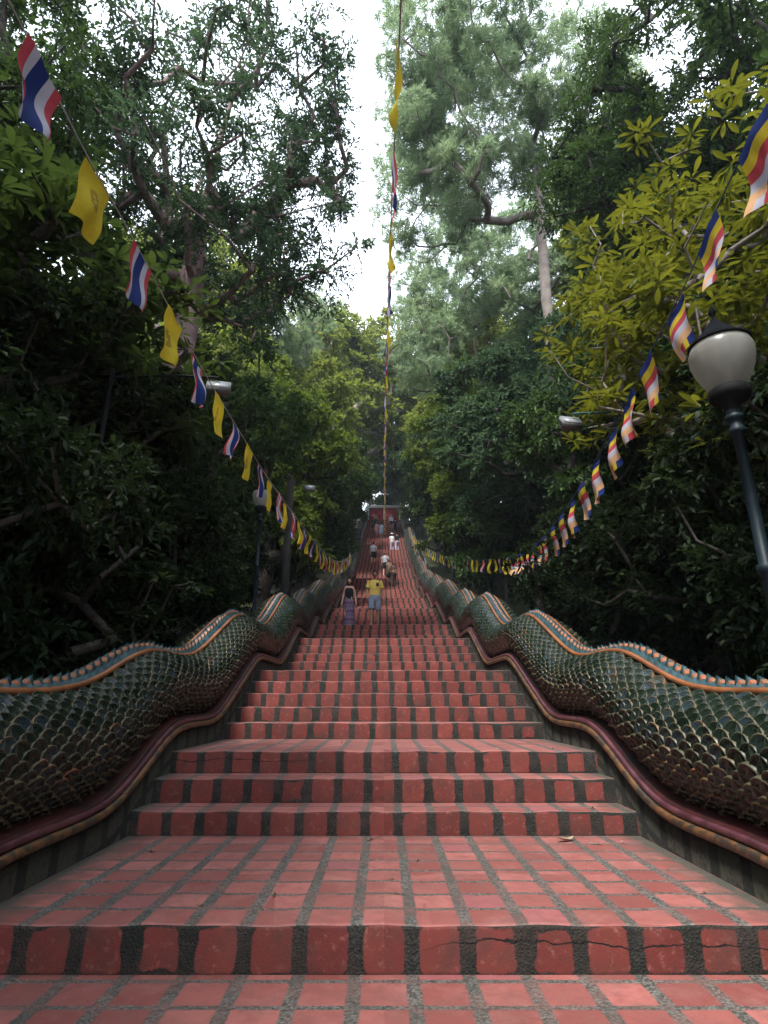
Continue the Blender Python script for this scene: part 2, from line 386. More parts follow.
# ------------------------------------------------------------------ staircase: every step a part
stairs = empty('staircase', (0, 3.1, FLOOR_Z)); tag(stairs, 'long red brick staircase climbing straight up between two serpent balustrades', 'staircase')
def wob(a, s): return .004*math.sin(a*7.3+s)+.003*math.sin(a*17.1+s*2.3)
for i, (y, z) in enumerate(STEPS):
    last = i+1 == len(STEPS)
    y1 = STEPS[i+1][0]+.01 if not last else y+7.5
    zb = (STEPS[i-1][1] if i else FLOOR_Z)
    h = z-zb
    nx = 40 if y < 20 else 10
    xs = np.linspace(-W, W, nx+1)
    m = MB(); V = []; UV = []
    def row(yy, zz, v, wz=0, wy=0):
        for x in xs:
            V.append((x, yy+(wob(x, i)*wy), zz+(wob(x, i+9)*wz))); UV.append((x + (i*.61 % 1)*.03, v))
    row(y, zb-.03, 0.005-.03); row(y, z-.018, .175*1.0, 1, 1); row(y+.004, z-.005, .184, 1, 1)
    k = nx+1
    nr = 3
    # riser v runs 0..0.19 whatever its height
    row(y+.018, z, .20, 1, 1)
    V0 = len(V)
    row(y+.018, z, .026, 1, 1); row(y1, z, .026+(y1-y-.018), 0, 0)
    f = []
    fm = []
    for r_ in range(3):
        for j in range(nx): f.append((r_*k+j, r_*k+j+1, (r_+1)*k+j+1, (r_+1)*k+j)); fm.append(0 if r_ < 2 else 1)
    for j in range(nx): f.append((V0+j, V0+j+1, V0+k+j+1, V0+k+j)); fm.append(1)
    # closed sides, back and underside
    a = len(V)
    V += [(-W, y1, zb-.03), (W, y1, zb-.03), (-W, y, zb-.03), (W, y, zb-.03), (-W, y, z-.018), (W, y, z-.018), (-W, y1, z), (W, y1, z)]; UV += [(0, 0)]*8
    f += [(a, a+1, a+3, a+2), (a, a+2, a+4, a+6), (a+1, a+7, a+5, a+3), (a, a+6, a+7, a+1)]; fm += [0]*4
    # shift vertices relative to the stair empty
    V = np.array(V)-np.array((0, 3.1, FLOOR_Z))
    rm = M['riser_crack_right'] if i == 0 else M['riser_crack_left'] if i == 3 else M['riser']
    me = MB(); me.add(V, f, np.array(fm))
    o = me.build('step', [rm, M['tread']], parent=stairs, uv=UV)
    if i == 0: tag(o, 'broad lowest step with cracked bricks along its right half')
    if i >= 99: o['kind'] = 'stuff'

# ------------------------------------------------------------------ serpent balustrades
CX, HW = 2.49, .47
def body_section(y):
    zt = ridge_z(y)-.085; zb = trim_z(y)+.0
    return (zt+zb)/2, (zt-zb)/2
def body_pt(y, ph, s=1):
    """ph: 0 inner side, +pi/2 top, -pi/2 bottom, pi outer"""
    zc, a = body_section(y)
    c, sn = np.cos(ph), np.sin(ph); e = .92
    cx = np.sign(c)*np.abs(c)**e; sz = np.sign(sn)*np.abs(sn)**e
    w = HW*(1-.10*np.clip(-sn, 0, 1)-.20*np.clip(sn, 0, 1)**2)
    return np.stack([s*(CX-w*cx), y+0*ph, zc+a*sz], -1)
Y0N, Y1N = -2.2, TOP_Y+1.0
def balustrade(s, lab):
    root = empty('serpent_balustrade', (s*CX, Y0N, FLOOR_Z)); tag(root, lab, 'balustrade', 'serpent balustrades along the stairs')
    off = np.array((s*CX, Y0N, FLOOR_Z))
    def fin(mb, name, mats, **k):
        for q in range(len(mb.v)): mb.v[q] = (mb.v[q]-off).astype(np.float32)
        return mb.build(name, mats, parent=root, **k)
    ys = np.concatenate([np.arange(Y0N, 20, .06), np.arange(20, Y1N, .15)])
    # plinth
    m = MB(); T = trim_z(ys); B = np.interp(ys, _gy, _s9)-1.3
    prof = lambda xs_, zs_: np.stack([np.stack([np.full_like(ys, s*a), ys, b], -1) for a, b in zip(xs_, zs_)], 1)
    gpl = prof([1.995, 1.995, 2.86, 2.86], [B, T-.03, T-.03, B])
    m.grid(gpl, flip=s > 0)
    uv = []
    for yy, tt, bb in zip(ys, T, B): uv += [(yy, bb-tt), (yy, -.02), (yy, .4), (yy, bb)]
    fin(m, 'plinth', M['plinth'], uv=uv)
    # gold and pink rolls, dark red cove
    m = MB(); m.tube(np.stack([np.full_like(ys, s*1.985), ys, T+.005], -1), .030, 10); fin(m, 'gold_roll', M['gold'], smooth=True)
    m = MB(); m.tube(np.stack([np.full_like(ys, s*2.005), ys, T+.058], -1), .024, 10); fin(m, 'pink_roll', M['pink'], smooth=True)
    m = MB(); m.grid(prof([2.03, 2.025, 2.05, 2.10, 2.14, 2.5], [T+.03, T+.08, T+.09, T+.10, T+.14, T+.14]), flip=s > 0)
    m.grid(prof([2.5, 2.78, 2.86, 2.86], [T+.14, T+.13, T+.1, T-.04]), flip=s > 0)
    fin(m, 'cove', M['cove'], smooth=False)
    # body core with scales
    m = MB(); ph = np.linspace(-np.pi, np.pi, 33)
    core = np.stack([body_pt(np.full_like(ph, yy), ph, s) for yy in ys]); m.grid(core, mi=0, flip=s < 0)
    rs = np.random.RandomState(5 if s > 0 else 6)
    def scales(ya, yb, py, npx, lo, hi, det, size):
        rows = np.arange(ya, yb, py); P, PH = [], []
        for r, yy in enumerate(rows):
            n = npx; st = (hi-lo)/n
            a = lo+st*(np.arange(n)+.5*(r % 2)+.25)
            P.append(np.full(n, yy)); PH.append(a)
        yv = np.concatenate(P); pv = np.concatenate(PH)
        yv = yv+rs.uniform(-.004, .004, len(yv)); pv = pv+rs.uniform(-.012, .012, len(pv))
        p0 = body_pt(yv, pv, s); dy_ = body_pt(yv+.02, pv, s)-p0; dp = body_pt(yv, pv+.02, s)-p0
        dy_ /= np.linalg.norm(dy_, axis=1)[:, None]; dp /= np.linalg.norm(dp, axis=1)[:, None]
        nn = np.cross(dy_, dp); nn /= np.linalg.norm(nn, axis=1)[:, None]
        cen = np.stack([np.full_like(yv, s*CX), yv, body_section(yv)[0]], -1)
        fl_ = np.sign(np.sum(nn*(p0-cen), 1)); nn *= fl_[:, None]
        updir = np.where(dp[:, 2:3] > 0, 1, -1)*dp
        e1 = dy_*.62+updir*.95; e1 /= np.linalg.norm(e1, axis=1)[:, None]
        e2 = np.cross(nn, e1)
        sz = size*rs.uniform(.92, 1.1, len(yv))
        if det == 2:
            na = 11; ang = np.linspace(-2.0, 2.0, na)
            rings = [(.99, -.40), (1.0, .04), (.96, .34), (.87, .38), (.82, .15), (.73, .27), (.64, .12)]
        elif det == 1:
            na = 7; ang = np.linspace(-1.9, 1.9, na); rings = [(.99, -.35), (1.0, .08), (.92, .28), (.72, .16)]
        else:
            na = 5; ang = np.linspace(-1.8, 1.8, na); rings = [(.99, -.30), (1.0, .12), (.84, .28)]
        loc = []
        for rr, h in rings:
            for a in ang:
                lift = .26*math.cos(a)*rr
                loc.append((rr*math.cos(a)*.95, rr*math.sin(a)*.9, h+lift))
        loc.append((.12, 0, .52 if det == 2 else .42)); loc.append((-.75, 0, .0))
        loc = np.array(loc); nv = len(loc)
        vv = p0[:, None]+sz[:, None, None]*(e1[:, None]*loc[None, :, 0, None]+e2[:, None]*loc[None, :, 1, None]+nn[:, None]*(loc[None, :, 2, None]-.06))
        F, MI = [], []
        for r in range(len(rings)-1):
            for j in range(na-1):
                F.append((r*na+j, r*na+j+1, (r+1)*na+j+1, (r+1)*na+j)); MI.append(1 if (r in (0, 1, 2, 4) if det == 2 else r in (0, 1)) else 0)
        lr = (len(rings)-1)*na
        for j in range(na-1): F.append((lr+j, lr+j+1, nv-2, nv-2)); MI.append(0)
        F.append((lr+na-1, nv-1, nv-2, nv-2)); MI.append(0); F.append((nv-1, lr, nv-2, nv-2)); MI.append(0)
        F = np.array(F); MI = np.array(MI)
        FF = (F[None]+np.arange(len(yv))[:, None, None]*nv).reshape(-1, 4)
        m.add(vv.reshape(-1, 3), FF, np.tile(MI, len(yv)))
    hp = np.pi/2
    scales(Y0N, 1.2, .097, 11, -1.2, 1.07, 1, .086)
    scales(1.2, 9.5, .097, 11, -1.2, 1.07, 2, .086)
    scales(9.5, 22, .097, 11, -1.2, 1.07, 1, .086)
    scales(22, Y1N, .105, 10, -1.2, 1.07, 0, .09)
    scales(Y0N, 30, .10, 11, hp+.45, np.pi+1.3, 0, .082)
    fin(m, 'body', [M['scale'], M['scale_rim']])
    # orange band at the foot of the crest, both flanks
    m = MB(); Rz = ridge_z(ys)
    m.tube(np.stack([np.full_like(ys, s*(CX-.118)), ys, Rz-.066], -1), .026, 8)
    m.tube(np.stack([np.full_like(ys, s*(CX+.118)), ys, Rz-.066], -1), .026, 8)
    fin(m, 'orange_band', M['band'], smooth=True)
    # crest: a low keel with a row of fins leaning uphill, and small leaves along its foot
    m = MB(); m.grid(prof([CX-.10, CX-.075, CX-.04, CX+.04, CX+.075, CX+.10], [Rz-.095, Rz-.05, Rz-.04, Rz-.04, Rz-.05, Rz-.095]), flip=s > 0)
    yy = Y0N+.05
    while yy < Y1N-.2:
        pit = .125 if yy < 30 else .2
        z0 = float(ridge_z(yy)); z1 = float(ridge_z(yy+.1)); sl = math.atan2(z1-z0, .1)
        c_, s_ = math.cos(sl), math.sin(sl)
        def P3(x, a, b): return (s*(CX+x), yy+a*c_-b*s_, z0-.055+a*s_+b*c_)
        L = pit*1.12; H = .095*random.uniform(.88, 1.12)*(1 if yy < 30 else 1.3)
        lo = [(-.02, 0), (L*.28, H*.18), (L*.60, H*.42), (L*.92, H*1.0), (L*.96, H*.55), (L*1.0, 0)]
        up = [(.0, H*.10), (L*.25, H*.40), (L*.55, H*.66), (L*.80, H*.86)]
        th = [.030, .034, .026, .004, .012, .026]
        n6 = 6
        v = [P3(-t_, a_, b_) for (a_, b_), t_ in zip(lo, th)]+[P3(t_, a_, b_) for (a_, b_), t_ in zip(lo, th)]
        m.add(v, [(0, 1, 5, 5), (1, 2, 4, 5), (2, 3, 4, 4), (6, 11, 7, 7), (7, 11, 10, 8), (8, 10, 9, 9)], 0)
        m.add(v, [(3, 9, 10, 4), (4, 10, 11, 5)], 0)
        tu = [.022, .026, .02, .004]
        for sx in (-1, 1):
            v = [P3(sx*(.030 if q == 0 else th[q]), *lo[q]) for q in range(4)]+[P3(sx*tu[q], *up[q]) for q in range(4)]
            m.add(v, [(0, 1, 5, 4), (2, 3, 7, 6)], 0); m.add(v, [(1, 2, 6, 5)], 1)
        v = [P3(-tu[q], *up[q]) for q in range(4)]+[P3(tu[q], *up[q]) for q in range(4)]
        m.add(v, [(0, 1, 5, 4), (2, 3, 7, 6)], 0); m.add(v, [(1, 2, 6, 5)], 1)
        for sx in (-1, 1):      # foot leaves, two per fin
            for o2 in (0, .5):
                q = o2*pit
                v = [P3(sx*.098, q-.01, -.035), P3(sx*.108, q+L*.34, -.02), P3(sx*.072, q+L*.56, .045), P3(sx*.060, q-.01, .0), P3(sx*.085, q+L*.2, .005)]
                m.add(v, [(0, 1, 4, 4), (1, 2, 4, 4), (2, 3, 4, 4), (3, 0, 4, 4)], 0)
        yy += pit
    fin(m, 'crest', [M['crest'], M['crest_tip']])
    return root
balustrade(-1, 'green scaled serpent balustrade on the left side of the red stairs')
balustrade(1, 'green scaled serpent balustrade on the right side of the red stairs')

# ------------------------------------------------------------------ temple gate at the top
gt = empty('temple_gate', (0, TOP_Y+2.4, TOP_Z)); tag(gt, 'small temple gate with red panels and pale pillars at the top of the stairs', 'gate')
mt_w = mottled('white_plaster', (.62, .62, .60), (.75, .74, .70), 3, .8); mt_c = mottled('cream_paint', (.60, .50, .30), (.66, .58, .38), 3, .7)
mt_t = mottled('teal_plaster', (.35, .48, .47), (.45, .58, .55), 3, .7); mt_r = mottled('red_lacquer', (.22, .012, .02), (.32, .03, .035), 4, .5)
for sx, mm in ((-1, mt_t), (1, mt_c)):
    m = MB(); m.box((sx*2.1, 0, 1.15), (.36, .4, 2.3)); m.box((sx*2.1, 0, .12), (.5, .54, .24)); m.box((sx*2.1, 0, 2.28), (.48, .52, .14))
    m.lathe([(.0, 2.35), (.2, 2.36), (.24, 2.5), (.1, 2.66), (.05, 2.9), (0, 3.1)], 10, c=(sx*2.1, 0, 0)); m.build('pillar', mm, gt)
m = MB(); m.box((0, 0, 2.42), (3.7, .3, .16)); m.box((0, 0, 2.56), (3.9, .44, .1)); m.build('lintel', mt_w, gt)
for sx in (-1, 1):
    m = MB(); m.box((sx*.95, .12, 1.2), (1.8, .08, 2.25))
    for k in range(3): m.box((sx*.95, .06, .5+k*.75), (1.5, .04, .5))
    m.build('door_panel', mt_r, gt)
m = MB(); m.box((0, .12, 1.2), (.12, .12, 2.28)); m.build('centre_post', mt_c, gt)

# ------------------------------------------------------------------ street lamps
def lamp(x, y, gz, h, lab, broken=0):
    r = empty('street_lamp', (x, y, gz)); tag(r, lab, 'street lamp', 'green globe lamps along the balustrades')
    m = MB(); m.lathe([(0, 0), (.22, 0), (.22, .08), (.17, .12), (.15, .3), (.19, .36), (.19, .42), (.12, .5), (.09, .7), (.11, .74), (.11, .8), (.07, .86), (.06, 1.0)], 16); m.build('base', M['lamp_metal'], r, smooth=True)
    m = MB(); m.lathe([(.055, 1.0), (.05, h*.55), (.07, h*.555), (.07, h*.57), (.048, h*.575), (.042, h-.42), (.065, h-.41), (.065, h-.37), (.05, h-.36), (.055, h-.30), (.075, h-.285), (.075, h-.25), (.06, h-.24), (.06, h-.2)], 16); m.build('pole', M['lamp_metal'], r, smooth=True)
    m = MB(); m.lathe([(.06, h-.2), (.07, h-.14), (.15, h-.09), (.165, h-.06), (.165, h), (.15, h+.012), (0, h+.014)], 24); m.build('holder', M['dark_metal'], r, smooth=True)
    m = MB(); m.lathe([(.135, h+.0), (.165, h+.05), (.205, h+.13), (.240, h+.22), (.262, h+.31), (.264, h+.38), (.24, h+.45), (.215, h+.48)], 28); m.build('globe', M['globe'], r, smooth=True)
    cp = []
    for k in range(9):
        a = k/8; rr = .205*(1-a)**1.1+.02; cp += [(rr+.012, h+.475+.25*a), (rr-.008, h+.498+.25*a)]
    cp = [(.20, h+.44), (.258, h+.445), (.258, h+.465)]+cp+[(.02, h+.78), (.035, h+.81), (.0, h+.89)]
    m = MB(); m.lathe(cp, 24); m.build('cap', M['cap_black'], r)
    return r
lamp(3.02, 4.45, -1.05, 3.64, 'green lamp post with large frosted globe beside the right balustrade, nearest the viewer')
lamp(-3.45, 15.3, 1.35, 3.85, 'dark lamp post with small pale globe behind the left balustrade, under the flags')
lamp(4.1, 33.0, 6.3, 3.9, 'distant lamp post with pale globe half hidden in foliage right of the stairs')

def flood(x, y, z, gz, px_, lab, pole_lab, mat, tilt=-35):
    p = empty('pole', (px_, y, gz)); tag(p, pole_lab, 'pole')
    m = MB(); m.lathe([(0, 0), (.07, 0), (.07, .05), (.05, .06), (.035 if z < 5 else .13, .3), (.03 if z < 5 else .12, z-gz+.25), (0, z-gz+.27)], 12); m.build('post', mat, p, smooth=True)
    m = MB(); m.tube([(0, 0, z-gz+.1), ((x-px_)*.6, 0, z-gz+.14), (x-px_, 0, z-gz+.1)], .018, 8); m.build('arm', mat, p)
    r = empty('floodlight', (x, y, z)); tag(r, lab, 'floodlight', 'floodlights above the stairs'); r.rotation_euler = (R(tilt), 0, R(12))
    m = MB(); m.box((0, .06, 0), (.34, .10, .22)); m.box((0, .12, 0), (.22, .06, .15))
    for k in range(6): m.box((-.13+k*.052, .155, 0), (.008, .03, .18))
    m.build('housing', M['grey_metal'], r)
    m = MB(); m.box((0, .004, 0), (.30, .012, .18)); m.build('glass', M['floodglass'], r)
    m = MB(); m.tube([(-.18, .06, 0), (-.18, .06, .12), (.18, .06, .12), (.18, .06, 0)], .01, 6); m.build('bracket', M['dark_metal'], r)
flood(-2.42, 7.4, 4.42, -.5, -4.0, 'grey floodlight above the left balustrade, nearest of the two under the left flags', 'slim dark pole holding the nearer left floodlight', M['dark_metal'])
flood(-2.45, 17.8, 6.75, 2.0, -3.1, 'small grey floodlight on the thick dark pole behind the left balustrade', 'dark pole standing just behind the left balustrade past the lamp', M['wood'])
flood(2.95, 8.1, 4.2, -.4, 4.7, 'grey floodlight reaching out below the yellow green branches on the right', 'teal pole in the shrubs behind the right balustrade', M['teal_metal'])

# ------------------------------------------------------------------ flag garlands
def catmull(pts, n=12):
    p = [np.array(q, float) for q in pts]; p = [2*p[0]-p[1]]+p+[2*p[-1]-p[-2]]; out = []
    for i in range(1, len(p)-2):
        for k in range(n):
            t_ = k/n; a, b, c, d = p[i-1:i+3]
            out.append(.5*((2*b)+(-a+c)*t_+(2*a-5*b+4*c-d)*t_**2+(-a+3*b-3*c+d)*t_**3))
    out.append(p[-2]); return np.array(out)
FM = [M['f_red'], M['f_white'], M['f_blue'], M['f_yellow'], M['f_orange'], M['f_mark']]
def flag_mesh(p, h, kind, fly, hoist, parent, rs, off, rip=1.):
    na, nb = 12, 18
    hv = h/np.linalg.norm(h)*hoist; nrm = np.cross(h, (0, 0, -1.)); nrm /= np.linalg.norm(nrm)+1e-9
    drift = np.array((rs.uniform(-.12, .12), rs.uniform(-.1, .1), 0)); ph = rs.uniform(0, 6.28); amp = rs.uniform(.012, .03)*hoist/.28*rip; drift *= rip
    pinch = rs.uniform(0, .3)
    g = np.zeros((na+1, nb+1, 3))
    for a in range(na+1):
        for b in range(nb+1):
            u, v = a/na, b/nb
            q = p+hv*((u-.5)*(1-pinch*v*v))+np.array((0, 0, -1.))*fly*v*(1-.05*math.sin(3*u+ph))+drift*fly*v*v
            q = q+nrm*(amp*math.sin(u*7+ph+v*2.5)*(.25+v)+amp*.8*math.sin(v*6+ph*1.7))
            g[a, b] = q
    m = MB(); m.grid(g-off)
    mi = np.zeros((na, nb), int)
    for a in range(na):
        for b in range(nb):
            if kind == 'thai': k = [0, 0, 1, 1, 2, 2, 2, 2, 1, 1, 0, 0][a]
            elif kind == 'yellow':
                k = 3; r_ = math.hypot((a-5.5)/2.2, (b-8)/3.0)
                if r_ < 1.05 and (r_ > .6 or (a+b) % 2): k = 5
            else:
                k = [2, 3, 0, 1, 4][min(4, b//3)] if b < 15 else [2, 3, 0, 1, 4][min(4, int(a/2.4))]
            mi[a, b] = k
    f, _ = m.f[0]; m.f[0] = (f, mi.reshape(-1))
    return m.build('flag', FM, parent=parent, smooth=True)
def garland(pts, lab, kinds, spacing, start, ropem, fly=.50, hoist=.37, rr=.006, seed=1, rip=1.):
    C_ = catmull(pts, 14); off = C_[0].copy()
    r = empty('flag_garland', tuple(off)); tag(r, lab, 'flag garland', 'flag garlands strung over the stairs')
    m = MB(); m.tube(C_-off, rr, 6); m.build('cord', ropem, r)
    d = np.concatenate([[0], np.cumsum(np.linalg.norm(np.diff(C_, axis=0), axis=1))]); rs = np.random.RandomState(seed)
    s_ = start; i = 0
    while s_ < d[-1]-.4 and i < 98:
        p = np.array([np.interp(s_, d, C_[:, k]) for k in range(3)]); p2 = np.array([np.interp(s_+.1, d, C_[:, k]) for k in range(3)])
        flag_mesh(p-np.array((0, 0, rr)), p2-p, kinds(i, p), fly*rs.uniform(.93, 1.05), hoist, r, rs, off, rip)
        s_ += spacing(p)*rs.uniform(.94, 1.06); i += 1
    return r
garland([(-2.1, .9, 3.8), (-2.12, 2.55, 3.74), (-2.11, 3.06, 3.69), (-2.1, 3.9, 3.68), (-2.07, 5.5, 3.6), (-2.04, 7.2, 3.62), (-1.98, 10.2, 3.72), (-1.87, 16.9, 4.36), (-1.8, 22.1, 5.25), (-1.75, 28, 6.9), (-2.1, 34.5, 9.0)],
        'garland of alternating red white blue and plain yellow flags along the left side', lambda i, p: 'thai' if i % 2 == 0 else 'yellow', lambda p: .79, 1.62, M['rope'], seed=3)
garland([(2.35, .8, 3.75), (2.5, 2.72, 3.69), (2.55, 3.44, 3.59), (2.6, 4.04, 3.44), (2.66, 5.0, 3.3), (2.72, 5.6, 3.26), (2.85, 7.5, 3.02), (3.1, 10.9, 3.04), (3.43, 15, 3.69), (3.75, 18.9, 4.6), (3.6, 22.7, 5.45), (3.2, 31, 7.7), (2.7, 41.9, 11.4), (2.35, 50.5, 14.9)],
        'garland of striped blue yellow red and white flags along the right side', lambda i, p: 'buddhist' if p[1] < 15.5 else ('yellow' if i % 3 else 'thai'), lambda p: .71 if p[1] < 16 else 1.0, 2.1, M['bluerope'], seed=4)
garland([(.10, .6, 3.3), (.09, 2.2, 3.62), (.05, 4.5, 4.0), (.03, 8, 4.75), (.02, 14, 6.2), (.03, 22, 8.2), (.06, 34, 10.9), (.08, 46, 13.7), (.10, 56, 17.6), (.10, TOP_Y+2.2, TOP_Z+2.75)],
        'garland of faded yellow and red flags seen edge on above the middle of the stairs', lambda i, p: 'yellow' if i % 2 else 'thai', lambda p: .80 if p[1] < 20 else 1.0, 1.1, M['rope'], fly=.44, hoist=.36, rr=.005, seed=9, rip=.5)

# ------------------------------------------------------------------ people
def flat(name, c, rough=.8): return mottled(name, tuple(q*.7 for q in c), c, 7, rough, .5, 9, bdist=.03, spec=.15)
SKIN = {'fair': flat('skin_fair', (.50, .30, .22), .55), 'tan': flat('skin_tan', (.36, .20, .13), .55)}
EYE = flat('eye', (.03, .025, .02), .3); LIP = flat('lip', (.38, .13, .11), .5)
CL = dict(yellow=flat('yellow_cotton', (.72, .52, .12)), greyblue=flat('greyblue_denim', (.20, .23, .29)), black=flat('black_cotton', (.012, .012, .014)), grey=flat('grey_cotton', (.33, .34, .37)),
          navy=flat('navy_cotton', (.02, .025, .06)), white=flat('white_cotton', (.70, .69, .70)), brown=flat('brown_cotton', (.10, .055, .045)), pink=flat('pink_cotton', (.62, .28, .30)),
          lightblue=flat('lightblue_cotton', (.38, .50, .68)), khaki=flat('khaki_cotton', (.30, .22, .13)), peach=flat('peach_cotton', (.66, .40, .28)), lilac=flat('lilac_cotton', (.42, .36, .46)), shoe=flat('shoe', (.05, .045, .045)), shoe_w=flat('white_shoe', (.6, .6, .6)))
HAIR = {'dark': flat('dark_hair', (.014, .009, .007), .95), 'brown': flat('brown_hair', (.09, .05, .03), .5), 'fair': flat('fair_hair', (.32, .21, .10), .5)}
t = NT('patterned_skirt'); p = t.obj(); sp_ = t.n('ShaderNodeSeparateXYZ'); t.l(p, sp_.inputs[0])
zb_ = t.math('FRACT', t.math('MULTIPLY', sp_.outputs[2], 3.7)); wv_ = t.math('SINE', t.math('MULTIPLY', sp_.outputs[0], 70)); band_ = t.math('ADD', zb_, t.math('MULTIPLY', wv_, .12))
CL['pattern'] = t.bsdf(t.ramp(band_, [(0, (.04, .04, .07)), (.25, (.16, .05, .10)), (.45, (.14, .17, .20)), (.6, (.05, .03, .07)), (.8, (.20, .11, .18)), (1, (.05, .06, .10))]), .85, .2)

def skin_mesh(verts, edges, radii):
    me = bpy.data.meshes.new('tmp'); me.from_pydata([tuple(v) for v in verts], edges, [])
    o = bpy.data.objects.new('tmp', me); COL.objects.link(o)
    md = o.modifiers.new('s', 'SKIN'); md.use_smooth_shade = True
    for i, r in enumerate(radii):
        sv = me.skin_vertices[0].data[i]; sv.radius = (r, r) if not isinstance(r, tuple) else r
        sv.use_root = (i == 0)
    sb = o.modifiers.new('d', 'SUBSURF'); sb.levels = 1
    dg = bpy.context.evaluated_depsgraph_get(); em = o.evaluated_get(dg).to_mesh()
    V = np.zeros(len(em.vertices)*3, np.float32); em.vertices.foreach_get('co', V)
    F = [tuple(p_.vertices) if len(p_.vertices) == 4 else tuple(p_.vertices)+(p_.vertices[-1],) for p_ in em.polygons if len(p_.vertices) in (3, 4)]
    o.evaluated_get(dg).to_mesh_clear(); bpy.data.objects.remove(o); bpy.data.meshes.remove(me)
    return V.reshape(-1, 3), np.array(F)

def loft(mb, rings, n=18, mi=0, caps=True):
    """rings: (x, y, z, rx, ry)"""
    th = np.linspace(0, 2*np.pi, n, endpoint=False)
    V = np.array([[(x+rx*math.cos(a), y+ry*math.sin(a), z) for a in th] for x, y, z, rx, ry in rings])
    m_ = len(rings); i = np.arange(m_-1)[:, None]*n; j = np.arange(n)[None]; k = (j+1) % n
    mb.add(V.reshape(-1, 3), np.stack([i+j, i+k, i+n+k, i+n+j], -1).reshape(-1, 4), mi)

def limb(mb, a, b, ra, rb, n=10, mi=0):
    a, b = np.array(a, float), np.array(b, float); mb.tube([a, a+(b-a)*.33, a+(b-a)*.67, b], [ra, ra*.66+rb*.34, ra*.34+rb*.66, rb], n, mi)

